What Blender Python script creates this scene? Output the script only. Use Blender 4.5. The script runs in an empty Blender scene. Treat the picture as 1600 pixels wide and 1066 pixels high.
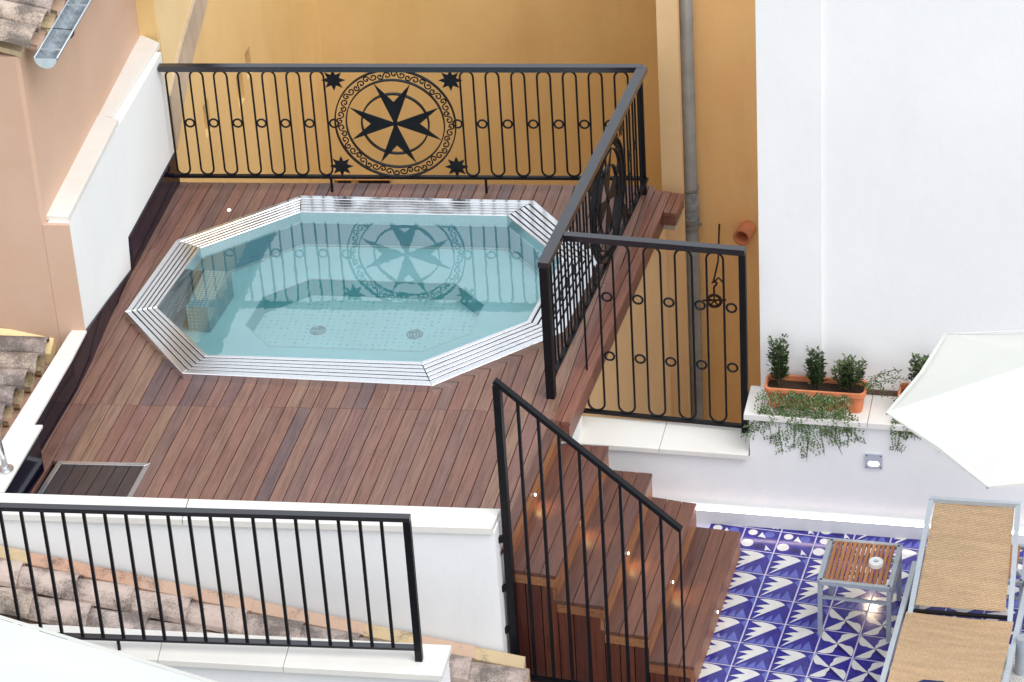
import bpy, math, random
from math import sin, cos, pi, radians as rad, hypot, atan2
from mathutils import Vector, Matrix
random.seed(7)
S = bpy.context.scene
COL = S.collection

# ------------------------------------------------------------------ camera, sky, sun, exposure
cam_d = bpy.data.cameras.new('camera'); cam = bpy.data.objects.new('camera', cam_d); COL.objects.link(cam)
cam_d.sensor_width = 36; cam_d.lens = 36 * 4899.34 / 1600; cam_d.clip_start = .1; cam_d.clip_end = 500
PH, RO = rad(32.79835), rad(-3.74173)
fw = Vector((0, cos(PH), -sin(PH))); rt = Vector((1, 0, 0)); up = rt.cross(fw)
r2 = rt * cos(RO) + up * sin(RO); u2 = -rt * sin(RO) + up * cos(RO)
cam.matrix_world = Matrix(((r2.x, u2.x, -fw.x, 0), (r2.y, u2.y, -fw.y, 0), (r2.z, u2.z, -fw.z, 10.3258), (0, 0, 0, 1)))
S.camera = cam
SUN_EL, SUN_AZ = rad(56), rad(140)        # azimuth clockwise from +Y
W = bpy.data.worlds.new('World'); S.world = W; W.use_nodes = True
wn = W.node_tree.nodes; wl = W.node_tree.links
sky = wn.new('ShaderNodeTexSky'); sky.sky_type = 'NISHITA'; sky.sun_disc = False
sky.sun_elevation = SUN_EL; sky.sun_rotation = SUN_AZ; sky.dust_density = 3.0
hs = wn.new('ShaderNodeHueSaturation'); hs.inputs['Saturation'].default_value = .38
wl.new(sky.outputs[0], hs.inputs['Color']); ov = wn.new('ShaderNodeMix'); ov.data_type = 'RGBA'; ov.inputs[0].default_value = .6; ov.inputs[7].default_value = (6.3, 6.6, 6.9, 1)   # bright even overcast
wl.new(hs.outputs[0], ov.inputs[6]); wl.new(ov.outputs[2], wn['Background'].inputs[0])
wn['Background'].inputs[1].default_value = .15
sl = bpy.data.lights.new('sun', 'SUN'); sl.energy = 1.1; sl.angle = rad(40); sl.color = (1, .97, .92)
so = bpy.data.objects.new('sun', sl); COL.objects.link(so)
sd = Vector((sin(SUN_AZ) * cos(SUN_EL), cos(SUN_AZ) * cos(SUN_EL), sin(SUN_EL)))
so.rotation_euler = sd.to_track_quat('Z', 'Y').to_euler(); so.location = sd * 30
S.view_settings.view_transform = 'Standard'; S.view_settings.look = 'None'
S.view_settings.gamma = 1; S.view_settings.use_curve_mapping = False
S.view_settings.exposure = .54
S.cycles.max_bounces = 10; S.cycles.transparent_max_bounces = 12
try: S.cycles.use_denoising = True
except Exception: pass

# ------------------------------------------------------------------ materials
def nt(name):
    m = bpy.data.materials.new(name); m.use_nodes = True
    n = m.node_tree.nodes; return m, n, m.node_tree.links, n['Principled BSDF']
def ramp(n, stops, mode='LINEAR'):
    r = n.new('ShaderNodeValToRGB'); cr = r.color_ramp; cr.interpolation = mode
    while len(cr.elements) < len(stops): cr.elements.new(.5)
    for e, (p, c) in zip(cr.elements, stops): e.position = p; e.color = (*c, 1)
    return r
def noise(n, l, scale, detail=4, rough=.55, vec=None):
    t = n.new('ShaderNodeTexNoise'); t.inputs['Scale'].default_value = scale
    t.inputs['Detail'].default_value = detail; t.inputs['Roughness'].default_value = rough
    if vec is not None: l.new(vec, t.inputs['Vector'])
    return t
def mixc(n, l, a, b, f, mode='MIX'):
    m = n.new('ShaderNodeMix'); m.data_type = 'RGBA'; m.blend_type = mode
    for k, v in ((0, f), (6, a), (7, b)):
        if isinstance(v, (int, float)): m.inputs[k].default_value = v
        elif isinstance(v, tuple): m.inputs[k].default_value = (*v, 1)
        else: l.new(v, m.inputs[k])
    return m.outputs[2]
def bump(n, l, h, strength, dist, bs, prev=None):
    b = n.new('ShaderNodeBump'); b.inputs['Strength'].default_value = strength
    b.inputs['Distance'].default_value = dist; l.new(h, b.inputs['Height'])
    if prev is not None: l.new(prev, b.inputs['Normal'])
    l.new(b.outputs[0], bs.inputs['Normal']); return b.outputs[0]
def pos(n): return n.new('ShaderNodeNewGeometry').outputs['Position']
def mapping(n, l, vec, rot=(0, 0, 0), sc=(1, 1, 1)):
    a = n.new('ShaderNodeMapping'); a.inputs['Rotation'].default_value = rot; l.new(vec, a.inputs[0])
    b = n.new('ShaderNodeVectorMath'); b.operation = 'MULTIPLY'; b.inputs[1].default_value = sc
    l.new(a.outputs[0], b.inputs[0]); return b.outputs[0]

def plaster(name, c1, c2, stain=None, rough=.85, bumpd=.004, streak=0.0):
    m, n, l, b = nt(name); p = pos(n)
    a = noise(n, l, 1.3, 6, .6, p); r = ramp(n, [(.3, c1), (.7, c2)]); l.new(a.outputs[0], r.inputs[0]); c = r.outputs[0]
    if stain:
        s = noise(n, l, 1, 5, .65, mapping(n, l, p, sc=(2.2, 2.2, .45)))
        rr = ramp(n, [(.52, (0, 0, 0)), (.78, (1, 1, 1))]); l.new(s.outputs[0], rr.inputs[0])
        k = n.new('ShaderNodeMath'); k.operation = 'MULTIPLY'; k.inputs[1].default_value = streak; l.new(rr.outputs[0], k.inputs[0])
        c = mixc(n, l, c, stain, k.outputs[0])
    l.new(c, b.inputs['Base Color']); b.inputs['Roughness'].default_value = rough
    f = noise(n, l, 14, 8, .62, p); g = noise(n, l, 120, 3, .5, p)
    nn = bump(n, l, f.outputs[0], .22, bumpd * 2.2, b); bump(n, l, g.outputs[0], .2, bumpd * .7, b, nn)
    return m
M = {}
M['white'] = plaster('white_render', (.79, .80, .80), (.84, .845, .85), (.66, .66, .65), streak=.22)
M['white2'] = plaster('white_parapet_render', (.77, .78, .79), (.82, .83, .84), (.58, .58, .57), streak=.32)
M['stone'] = plaster('pale_coping_stone', (.68, .66, .62), (.76, .745, .71), (.56, .53, .47), rough=.6, bumpd=.001, streak=.35)
M['yellow'] = plaster('ochre_render', (.74, .53, .23), (.82, .60, .29), (.62, .40, .15), streak=.5)
M['yellow2'] = plaster('pale_ochre_render', (.78, .60, .32), (.84, .67, .38), (.70, .50, .24), streak=.3)
M['orange'] = plaster('orange_render', (.90, .50, .19), (.94, .58, .25), (.72, .38, .14), streak=.5)
M['cream'] = plaster('peach_render', (.82, .53, .26), (.90, .62, .34), (.88, .70, .48), streak=.5)
M['pink'] = plaster('salmon_render', (.56, .37, .26), (.62, .43, .32), (.66, .43, .28), streak=.4)
M['rubble'] = plaster('rough_stone', (.42, .33, .24), (.66, .55, .43), (.28, .21, .15), streak=.8, bumpd=.012)
M['dirt'] = plaster('dark_ground', (.06, .05, .04), (.1, .09, .08))

def wood(name, heading, palette, dark, rough=.42, gscale=1.0, wear=.25, vertical=False):
    m, n, l, b = nt(name); p = pos(n)
    oi = n.new('ShaderNodeObjectInfo')
    r = ramp(n, [((i + .0) / len(palette), c) for i, c in enumerate(palette)], 'CONSTANT'); l.new(oi.outputs['Random'], r.inputs[0])
    mu = n.new('ShaderNodeVectorMath'); mu.operation = 'SCALE'; mu.inputs['Scale'].default_value = 37; l.new(oi.outputs['Random'], mu.inputs[0])
    ad = n.new('ShaderNodeVectorMath'); ad.operation = 'ADD'; l.new(p, ad.inputs[0]); l.new(mu.outputs[0], ad.inputs[1])
    sc = (60, 60, 3) if vertical else (70, 3.2, 70)
    v = mapping(n, l, ad.outputs[0], (0, 0, rad(heading)), sc)
    g = noise(n, l, gscale, 6, .7, v)
    gr = ramp(n, [(.3, (.42, .42, .42)), (.5, (.9, .9, .9)), (.72, (1.25, 1.25, 1.25))]); l.new(g.outputs[0], gr.inputs[0])
    c = mixc(n, l, r.outputs[0], gr.outputs[0], .92, 'MULTIPLY')
    w = noise(n, l, 5, 5, .6, ad.outputs[0]); wr = ramp(n, [(.45, (0, 0, 0)), (.8, (1, 1, 1))]); l.new(w.outputs[0], wr.inputs[0])
    k = n.new('ShaderNodeMath'); k.operation = 'MULTIPLY'; k.inputs[1].default_value = wear; l.new(wr.outputs[0], k.inputs[0])
    c = mixc(n, l, c, dark, k.outputs[0]); l.new(c, b.inputs['Base Color'])
    rr = n.new('ShaderNodeMapRange'); rr.inputs[3].default_value = rough - .1; rr.inputs[4].default_value = rough + .2
    l.new(w.outputs[0], rr.inputs[0]); l.new(rr.outputs[0], b.inputs['Roughness'])
    bump(n, l, g.outputs[0], .35, .002, b); return m
DECKPAL = [(0.201, 0.096, 0.071), (0.178, 0.087, 0.067), (0.217, 0.114, 0.083), (0.144, 0.081, 0.073), (0.201, 0.096, 0.070), (0.235, 0.134, 0.092),
           (0.172, 0.096, 0.081), (0.212, 0.109, 0.086), (0.126, 0.076, 0.076), (0.189, 0.092, 0.077), (0.224, 0.119, 0.086), (0.183, 0.098, 0.079)]
M['deck'] = wood('deck_hardwood', 14.15, DECKPAL, (.30, .20, .16))
STP = [(.16, .064, .040), (.135, .055, .036), (.175, .07, .044), (.145, .058, .04), (.12, .052, .038)]
M['step'] = wood('stair_hardwood', 16.9, STP, (.10, .065, .05), rough=.36)
M['riser'] = wood('riser_hardwood', 16.9, [(.34, .14, .062), (.30, .12, .055), (.37, .16, .07)], (.14, .05, .03), rough=.4)
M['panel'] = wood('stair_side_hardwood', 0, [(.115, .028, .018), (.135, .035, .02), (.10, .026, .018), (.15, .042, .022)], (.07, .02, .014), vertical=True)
M['beam'] = wood('red_edge_hardwood', 16.9, [(.23, .095, .066), (.21, .085, .06), (.26, .11, .075)], (.20, .11, .085), rough=.38)
M['slatdark'] = wood('dark_hatch_boards', 14.15, [(.045, .03, .03), (.055, .035, .033), (.04, .028, .032)], (.07, .06, .06), rough=.35)
M['teak'] = wood('table_teak', 14, [(.40, .15, .055), (.34, .12, .045), (.46, .19, .07)], (.25, .09, .04), rough=.4)

def simple(name, c, rough=.5, metal=0, nz=0, nscale=20, bd=.001, spec=None, coat=0):
    m, n, l, b = nt(name); b.inputs['Roughness'].default_value = rough; b.inputs['Metallic'].default_value = metal
    if spec is not None: b.inputs['Specular IOR Level'].default_value = spec
    if coat: b.inputs['Coat Weight'].default_value = coat; b.inputs['Coat Roughness'].default_value = .08
    p = pos(n); a = noise(n, l, nscale, 5, .6, p)
    c1 = tuple(x * (1 - nz) for x in c); c2 = tuple(min(1, x * (1 + nz)) for x in c)
    r = ramp(n, [(.3, c1), (.7, c2)]); l.new(a.outputs[0], r.inputs[0]); l.new(r.outputs[0], b.inputs['Base Color'])
    if bd: bump(n, l, a.outputs[0], .3, bd, b)
    return m
def emit(name, c, s):
    m, n, l, b = nt(name); b.inputs['Base Color'].default_value = (*c, 1)
    b.inputs['Emission Color'].default_value = (*c, 1); b.inputs['Emission Strength'].default_value = s; return m
M['iron'] = simple('black_painted_iron', (.006, .0065, .009), .42, 0, .3, 40, .0004, spec=.22)
M['railcap'] = simple('black_satin_handrail', (.012, .012, .018), .2, 0, .2, 30, .0002, spec=1.0)
M['steel'] = simple('brushed_stainless', (.82, .83, .85), .2, 1, .06, 60, .0004)
M['steel2'] = simple('satin_steel_frame', (.62, .64, .66), .3, 1, .1, 80, .0006)
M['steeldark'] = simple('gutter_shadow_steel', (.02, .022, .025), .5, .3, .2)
M['kerb'] = simple('black_blue_glazed_tile', (.005, .004, .014), .12, 0, .3, 6, .002, spec=.3)
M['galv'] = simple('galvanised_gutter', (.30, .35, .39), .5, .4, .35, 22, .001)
M['pipe'] = simple('grey_drain_pipe', (.24, .23, .215), .5, .1, .18, 9, .002)
M['alu'] = simple('grey_painted_aluminium', (.40, .44, .48), .34, .35, .08, 40, .0004)
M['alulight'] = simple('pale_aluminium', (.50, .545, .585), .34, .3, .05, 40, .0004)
M['black'] = simple('dark_void', (.01, .009, .012), .7)
M['lampplate'] = simple('grey_lamp_plate', (.50, .53, .60), .4, .2, .05)
M['terra'] = simple('terracotta', (.60, .20, .085), .7, 0, .14, 16, .002)
M['soil'] = simple('dark_soil', (.035, .018, .01), .95, 0, .6, 60, .01)
M['rust'] = simple('rusty_iron', (.05, .022, .016), .7, .3, .5, 60, .002)
M['whiteplastic'] = simple('white_plastic', (.8, .8, .8), .35, 0, .02)
M['navy'] = simple('navy_towel', (.015, .022, .10), .95, 0, .2, 200, .003)
M['granite'] = simple('speckled_granite', (.55, .55, .53), .8, 0, .75, 170, .003)
M['rubber'] = simple('black_rubber', (.012, .012, .014), .6)
M['ledw'] = emit('warm_led', (1, .93, .82), 9)
M['ledp'] = emit('strip_led', (1, .80, .76), 7)
M['lens'] = emit('lamp_lens', (1, .97, .93), 4)
M['window'] = simple('dark_glass', (.02, .016, .014), .15, 0, .2)
M['bluegrout'] = simple('pale_grout', (.50, .48, .62), .7, 0, .1, 30, .001)
M['fabricw'] = None
def fabric(name, c, sc=900):
    m, n, l, b = nt(name); b.inputs['Roughness'].default_value = .9; p = pos(n)
    a = noise(n, l, 3, 4, .5, p); r = ramp(n, [(.3, tuple(x * .96 for x in c)), (.7, c)]); l.new(a.outputs[0], r.inputs[0]); l.new(r.outputs[0], b.inputs['Base Color'])
    w = noise(n, l, sc, 2, .5, p); nn = bump(n, l, w.outputs[0], .2, .001, b); bump(n, l, a.outputs[0], .3, .03, b, nn)
    tr = n.new('ShaderNodeBsdfTranslucent'); l.new(r.outputs[0], tr.inputs[0]); mx = n.new('ShaderNodeMixShader'); mx.inputs[0].default_value = .3
    l.new(b.outputs[0], mx.inputs[1]); l.new(tr.outputs[0], mx.inputs[2]); l.new(mx.outputs[0], n['Material Output'].inputs[0]); return m
M['fabricw'] = fabric('white_parasol_canvas', (.83, .84, .80)); M['fabricg'] = fabric('pale_green_white_canvas', (.84, .89, .86))

def tilemat(name, glaze):   # weathered clay barrel tiles: clay + lichen
    m, n, l, b = nt(name); p = pos(n); oi = n.new('ShaderNodeObjectInfo')
    r = ramp(n, [(0, (.56, .45, .40)), (.2, (.48, .39, .35)), (.4, (.55, .44, .36)), (.6, (.44, .36, .33)), (.8, (.60, .49, .45))] if not glaze else
             [(0, (.52, .36, .27)), (.35, (.53, .41, .25)), (.7, (.52, .32, .23))], 'CONSTANT'); l.new(oi.outputs['Random'], r.inputs[0])
    a = noise(n, l, 7, 4, .6, p)
    f = noise(n, l, 105, 5, .9, p); mul = n.new('ShaderNodeMath'); mul.operation = 'MULTIPLY'
    l.new(a.outputs[0], mul.inputs[0]); l.new(f.outputs[0], mul.inputs[1])
    # per tile amount of lichen
    md = n.new('ShaderNodeMath'); md.operation = 'MULTIPLY_ADD'; md.inputs[1].default_value =   .11 if not glaze else .03; md.inputs[2].default_value = -.045 if not glaze else -.10
    l.new(oi.outputs['Random'], md.inputs[0]); ad = n.new('ShaderNodeMath'); ad.operation = 'ADD'; l.new(mul.outputs[0], ad.inputs[0]); l.new(md.outputs[0], ad.inputs[1])
    rr = ramp(n, [(.185, (0, 0, 0)), (.30, (.8, .8, .8))]); l.new(ad.outputs[0], rr.inputs[0])
    c = mixc(n, l, r.outputs[0], (.07, .06, .055), rr.outputs[0]); l.new(c, b.inputs['Base Color']); b.inputs['Roughness'].default_value = .92
    bump(n, l, f.outputs[0], .6, .006, b); return m
M['rooftile'] = tilemat('weathered_clay_tile', False); M['flash'] = tilemat('clean_clay_tile', True)
def glazed(name, c, v=.15):
    m, n, l, b = nt(name); p = pos(n); a = noise(n, l, 22, 5, .65, p)
    r = ramp(n, [(.3, tuple(x * (1 - v) for x in c)), (.7, tuple(min(1, x * (1 + v)) for x in c))]); l.new(a.outputs[0], r.inputs[0])
    l.new(r.outputs[0], b.inputs['Base Color']); b.inputs['Roughness'].default_value = .15
    w = noise(n, l, 8, 3, .5, p); bump(n, l, w.outputs[0], .25, .004, b); return m
M['az_blue'] = glazed('cobalt_glaze', (.028, .023, .23), .4); M['az_dark'] = glazed('navy_glaze', (.013, .010, .11), .3)
M['az_light'] = glazed('pale_blue_glaze', (.10, .115, .40), .25); M['az_white'] = glazed('white_glaze', (.64, .63, .62), .05)
M['az_mid'] = glazed('violet_glaze', (.036, .028, .22), .3)
def leafm(name, c1, c2, edge=None):
    m, n, l, b = nt(name); a = noise(n, l, 35, 2, .5, pos(n)); r = ramp(n, [(.35, c1), (.65, c2)]); l.new(a.outputs[0], r.inputs[0])
    l.new(r.outputs[0], b.inputs['Base Color']); b.inputs['Roughness'].default_value = .4; return m
M['box'] = leafm('boxwood_leaf', (.014, .036, .010), (.036, .08, .018)); M['boxy'] = leafm('young_boxwood_leaf', (.05, .085, .018), (.11, .15, .035))
M['jas'] = leafm('jasmine_leaf', (.035, .08, .018), (.08, .15, .03)); M['jasl'] = leafm('pale_jasmine_leaf', (.20, .28, .14), (.12, .20, .07))
M['stem'] = simple('green_brown_stem', (.08, .06, .03), .8); M['petal'] = simple('white_petal', (.8, .78, .76), .7)

def sling():
    m, n, l, b = nt('woven_tan_sling'); tc = n.new('ShaderNodeUVMap').outputs[0]
    s = n.new('ShaderNodeVectorMath'); s.operation = 'MULTIPLY'; s.inputs[1].default_value = (1, 1, 1); l.new(tc, s.inputs[0])
    br = n.new('ShaderNodeTexBrick'); br.offset = .5; l.new(s.outputs[0], br.inputs['Vector']); br.inputs['Scale'].default_value = 1
    br.inputs['Brick Width'].default_value = .0125; br.inputs['Row Height'].default_value = .0085; br.inputs['Mortar Size'].default_value = .0016
    br.inputs['Mortar Smooth'].default_value = .6; br.inputs['Color1'].default_value = (.66, .45, .26, 1); br.inputs['Color2'].default_value = (.76, .55, .34, 1)
    br.inputs['Mortar'].default_value = (.34, .20, .10, 1)
    a = noise(n, l, 1, 4, .6, mapping(n, l, tc, sc=(3, 30, 1))); r = ramp(n, [(.3, (.82, .82, .82)), (.7, (1.08, 1.08, 1.08))]); l.new(a.outputs[0], r.inputs[0])
    c = mixc(n, l, br.outputs['Color'], r.outputs[0], 1.0, 'MULTIPLY'); l.new(c, b.inputs['Base Color']); b.inputs['Roughness'].default_value = .6
    inv = n.new('ShaderNodeMath'); inv.operation = 'SUBTRACT'; inv.inputs[0].default_value = 1; l.new(br.outputs['Fac'], inv.inputs[1])
    bump(n, l, inv.outputs[0], .7, .002, b); return m
M['sling'] = sling()
def basin(name, c, dots=False, sc=26):
    m, n, l, b = nt(name); b.inputs['Roughness'].default_value = .28; b.inputs['Metallic'].default_value = 0; p = pos(n)
    a = noise(n, l, 2.5, 3, .5, p); r = ramp(n, [(.3, tuple(x * .9 for x in c)), (.7, c)]); l.new(a.outputs[0], r.inputs[0]); col = r.outputs[0]
    if dots:
        v = n.new('ShaderNodeTexVoronoi'); v.inputs['Scale'].default_value = sc; v.inputs['Randomness'].default_value = .12
        l.new(mapping(n, l, p, (0, 0, rad(10)), (1, 1, 1)), v.inputs['Vector'])
        d = ramp(n, [(.25, (1, 1, 1)), (.36, (0, 0, 0))]); l.new(v.outputs['Distance'], d.inputs[0])
        col = mixc(n, l, col, dots, d.outputs[0]); l.new(col, b.inputs['Base Color']); bump(n, l, d.outputs[0], .5, .004, b)
    l.new(col, b.inputs['Base Color']); return m
M['basin'] = basin('steel_basin', (.84, .97, .98)); M['basinfloor'] = basin('dimpled_steel_floor', (.92, .99, .99), (.42, .66, .70))
M['perf'] = basin('perforated_steel', (.10, .14, .14), (.65, .7, .7), 42)
def watermat():
    m, n, l, b = nt('pool_water'); n.remove(b)
    t = n.new('ShaderNodeBsdfTransparent'); t.inputs[0].default_value = (.75, .97, 1.0, 1)
    g = n.new('ShaderNodeBsdfGlossy'); g.inputs['Roughness'].default_value = 0.0; g.inputs['Color'].default_value = (1, 1, 1, 1)
    f = n.new('ShaderNodeFresnel'); f.inputs['IOR'].default_value = 2.05
    mx = n.new('ShaderNodeMixShader'); l.new(f.outputs[0], mx.inputs[0]); l.new(t.outputs[0], mx.inputs[1]); l.new(g.outputs[0], mx.inputs[2])
    w = noise(n, l, 6, 3, .5, pos(n)); bb = n.new('ShaderNodeBump'); bb.inputs['Strength'].default_value = .07; bb.inputs['Distance'].default_value = .01
    l.new(w.outputs[0], bb.inputs['Height']); l.new(bb.outputs[0], g.inputs['Normal'])
    l.new(mx.outputs[0], n['Material Output'].inputs[0]); return m
M['water'] = watermat()

# ------------------------------------------------------------------ mesh helpers
def sub(a, b): return tuple(x - y for x, y in zip(a, b))
class MB:
    def __init__(s): s.v = []; s.f = []; s.m = []; s.uv = {}
    def add(s, vs, fs, mi=0):
        o = len(s.v); s.v += [tuple(map(float, v)) for v in vs]; s.f += [tuple(i + o for i in f) for f in fs]; s.m += [mi] * len(fs); return s
    def hexa(s, b, t, mi=0): return s.add(list(b) + list(t), [(3, 2, 1, 0), (4, 5, 6, 7), (0, 1, 5, 4), (1, 2, 6, 5), (2, 3, 7, 6), (3, 0, 4, 7)], mi)
    def prism(s, poly, z0, z1, bev=0, mi=0):
        poly = [tuple(p[:2]) for p in poly]
        if area(poly) < 0: poly = poly[::-1]
        n = len(poly); vs = [(x, y, z0) for x, y in poly]; fs = [tuple(range(n))[::-1]]
        if bev:
            vs += [(x, y, z1 - bev) for x, y in poly]; ip = inset(poly, bev); vs += [(x, y, z1) for x, y in ip]
            rings = 3
        else: vs += [(x, y, z1) for x, y in poly]; rings = 2
        for r in range(rings - 1):
            for i in range(n):
                j = (i + 1) % n; fs.append((r * n + i, r * n + j, (r + 1) * n + j, (r + 1) * n + i))
        fs.append(tuple(range((rings - 1) * n, rings * n))); return s.add(vs, fs, mi)
    def box(s, c, ax, ay, az, hx, hy, hz, mi=0):   # centre, three unit axes, half sizes
        c = Vector(c); ax = Vector(ax) * hx; ay = Vector(ay) * hy; az = Vector(az) * hz
        b = [c - ax - ay - az, c + ax - ay - az, c + ax + ay - az, c - ax + ay - az]; t = [p + 2 * az for p in b]
        return s.hexa(b, t, mi)
    def bar(s, a, b, w, h, mi=0, upv=(0, 0, 1)):      # square bar from a to b
        a = Vector(a); b = Vector(b); d = (b - a); L = d.length; d.normalize(); u = Vector(upv)
        if abs(d.dot(u)) > .99: u = Vector((0.29, .957, 0))
        sd_ = d.cross(u).normalized(); u = sd_.cross(d).normalized()
        return s.box((a + b) / 2, d, sd_, u, L / 2, w / 2, h / 2, mi)
    def tube(s, pts, r, n=8, closed=False, caps=True, mi=0):
        pts = [Vector(p) for p in pts]; N = len(pts); vs = []; fs = []
        prev = None
        for i, p in enumerate(pts):
            if closed: t = pts[(i + 1) % N] - pts[i - 1]
            else: t = pts[min(i + 1, N - 1)] - pts[max(i - 1, 0)]
            t.normalize()
            if prev is None:
                a = Vector((0, 0, 1)) if abs(t.z) < .9 else Vector((1, 0, 0)); x = t.cross(a).normalized()
            else: x = (prev - t * prev.dot(t)).normalized()
            prev = x; y = t.cross(x); rr = r[i] if isinstance(r, (list, tuple)) else r
            for k in range(n):
                an = 2 * pi * k / n; vs.append(p + (x * cos(an) + y * sin(an)) * rr)
        for i in range(N if closed else N - 1):
            j = (i + 1) % N
            for k in range(n):
                q = (k + 1) % n; fs.append((i * n + k, i * n + q, j * n + q, j * n + k))
        if caps and not closed: fs.append(tuple(range(n))[::-1]); fs.append(tuple(range((N - 1) * n, N * n)))
        return s.add(vs, fs, mi)
    def disc(s, c, r, z=None, n=16, mi=0): return s.add([(c[0] + r * cos(2 * pi * i / n), c[1] + r * sin(2 * pi * i / n), c[2]) for i in range(n)], [tuple(range(n))], mi)
    def cyl(s, a, b, r, n=16, mi=0): return s.tube([a, b], r, n, mi=mi)
def area(p): return .5 * sum(p[i][0] * p[(i + 1) % len(p)][1] - p[(i + 1) % len(p)][0] * p[i][1] for i in range(len(p)))
def inset(poly, d):
    n = len(poly); out = []
    for i in range(n):
        p0, p1, p2 = Vector(poly[i - 1]), Vector(poly[i]), Vector(poly[(i + 1) % n])
        a = (p1 - p0); b = (p2 - p1)
        if a.length < 1e-6 or b.length < 1e-6: out.append(tuple(p1)); continue
        a.normalize(); b.normalize(); n1 = Vector((-a.y, a.x)); n2 = Vector((-b.y, b.x)); k = n1 + n2
        den = max(.35, 1 + n1.dot(n2)); out.append(tuple(p1 + k * (d / den)))
    return out
def clip(poly, a, b):     # keep the part left of the line a->b
    out = []; n = len(poly)
    def side(p): return (b[0] - a[0]) * (p[1] - a[1]) - (b[1] - a[1]) * (p[0] - a[0])
    for i in range(n):
        p, q = poly[i], poly[(i + 1) % n]; sp, sq = side(p), side(q)
        if sp >= 0: out.append(p)
        if (sp > 0 > sq) or (sp < 0 < sq):
            t = sp / (sp - sq); out.append((p[0] + (q[0] - p[0]) * t, p[1] + (q[1] - p[1]) * t))
    return out
def clipconv(poly, conv):
    if area(conv) < 0: conv = conv[::-1]
    for i in range(len(conv)):
        poly = clip(poly, conv[i], conv[(i + 1) % len(conv)])
        if len(poly) < 3: return []
    return poly
SMOOTH = set()
def obj(name, mb, mat, parent=None, loc=(0, 0, 0), smooth=False, mesh=None, label=None, uv=None):
    """one mesh object whose vertices are given in world space (minus the parent's place)"""
    base = Vector(parent['at']) if parent is not None else Vector((0, 0, 0))
    if mesh is None:
        org = Vector(loc); mesh = bpy.data.meshes.new(name)
        mesh.from_pydata([tuple(Vector(v) - org) for v in mb.v], [], mb.f)
        mats = mat if isinstance(mat, (list, tuple)) else [mat]
        for m in mats: mesh.materials.append(m)
        for p, mi in zip(mesh.polygons, mb.m): p.material_index = mi
        if smooth: mesh.shade_smooth()
        if uv: 
            L = mesh.uv_layers.new(name='UVMap')
            for lp in mesh.loops: L.data[lp.index].uv = uv(Vector(mesh.vertices[lp.vertex_index].co) + org)
        mesh.update()
    o = bpy.data.objects.new(name, mesh); COL.objects.link(o)
    o['at'] = list(loc)
    if parent is not None: o.parent = parent
    o.location = Vector(loc) - base
    if label: o['label'] = label
    return o
def thing(name, label, cat, loc, group=None):
    o = bpy.data.objects.new(name, None); COL.objects.link(o); o.location = loc; o['at'] = list(loc)
    o.empty_display_size = .1; o['label'] = label; o['category'] = cat
    if group: o['group'] = group
    return o
def tag(o, label, cat, group=None):
    o['label'] = label; o['category'] = cat
    if group: o['group'] = group
    return o
def struct(name, mb, mat, **k):
    o = obj(name, mb, mat, **k); o['kind'] = 'structure'; return o
def piece(name, mb, mat, parent, loc, **k): return obj(name, mb, mat, parent, loc, **k)
def lerp(a, b, t): return tuple(x + (y - x) * t for x, y in zip(a, b))
def cen(poly, z=0): return (sum(p[0] for p in poly) / len(poly), sum(p[1] for p in poly) / len(poly), z)
Z1 = Vector((0, 0, 1))
D = .78

# ------------------------------------------------------------------ setting: ground far below, terrace floor with glazed tiles
struct('ground', MB().prism([(-60, -20), (60, -20), (60, 90), (-60, 90)], -8.1, -8), M['dirt'])
floor = struct('terrace_floor', MB().prism([(.0, 13.0), (.1, 14.25), (1.3, 14.25), (3.6, 13.6), (3.6, 10.6), (.62, 10.6), (.87, 12.55)], -.25, -.0018), M['bluegrout'])
TH = .32578; OX, OY = .96748, 13.21587; TS = .2
def tp(i, j): return (OX + TS * (i * cos(TH) + j * sin(TH)), OY + TS * (-i * sin(TH) + j * cos(TH)))
def curve(pts, k=6):   # smooth a polyline through points (Catmull-Rom)
    out = []
    for i in range(len(pts) - 1):
        p0 = pts[max(i - 1, 0)]; p1 = pts[i]; p2 = pts[i + 1]; p3 = pts[min(i + 2, len(pts) - 1)]
        for q in range(k):
            t = q / k
            out.append(tuple(.5 * (2 * b + (c - a) * t + (2 * a - 5 * b + 4 * c - d) * t * t + (3 * b - a - 3 * c + d) * t ** 3) for a, b, c, d in zip(p0, p1, p2, p3)))
    return out + [pts[-1]]
WING = curve([(.102, .91), (.309, .945), (.532, .935), (.703, .882), (.814, .796)], 3) + [(.44, .42), (.065, .035), (.181, .235), (.277, .334), (.15, .335), (.059, .319), (.2, .46), (.322, .546), (.18, .59), (.055, .589), (.25, .69), (.434, .739), (.26, .83)]
WLIGHT = [[(.84, .815), (.985, .975), (.988, .55)] + curve([(.988, .55), (.95, .66), (.90, .75), (.84, .815)], 3)[1:-1],
          [(.14, .02), (.385, .235), (.36, .02)], [(.38, .02), (.58, .30), (.61, .02)], [(.62, .02), (.751, .42), (.93, .02)]]
WMID = [[(.09, .01), (.83, .80)] + curve([(.84, .80), (.92, .60), (.95, .35), (.96, .02)], 3)]
PET = [(.04, .95), (.5, .5)] + curve([(.5, .5), (.385, .49), (.27, .535), (.12, .555), (.03, .72), (.04, .95)], 4)[1:-1]
def rotp(p, k):
    for _ in range(k): p = [(1 - y, x) for x, y in p]
    return p
def circ(x, y, r, n=14): return [(x + r * cos(2 * pi * k / n), y + r * sin(2 * pi * k / n)) for k in range(n)]
WMQ = [[(.5, .5), (.02, .02), (.5, .30), (.98, .02)], [(.5, .5), (.98, .02), (.72, .5), (.98, .98)]]
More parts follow.
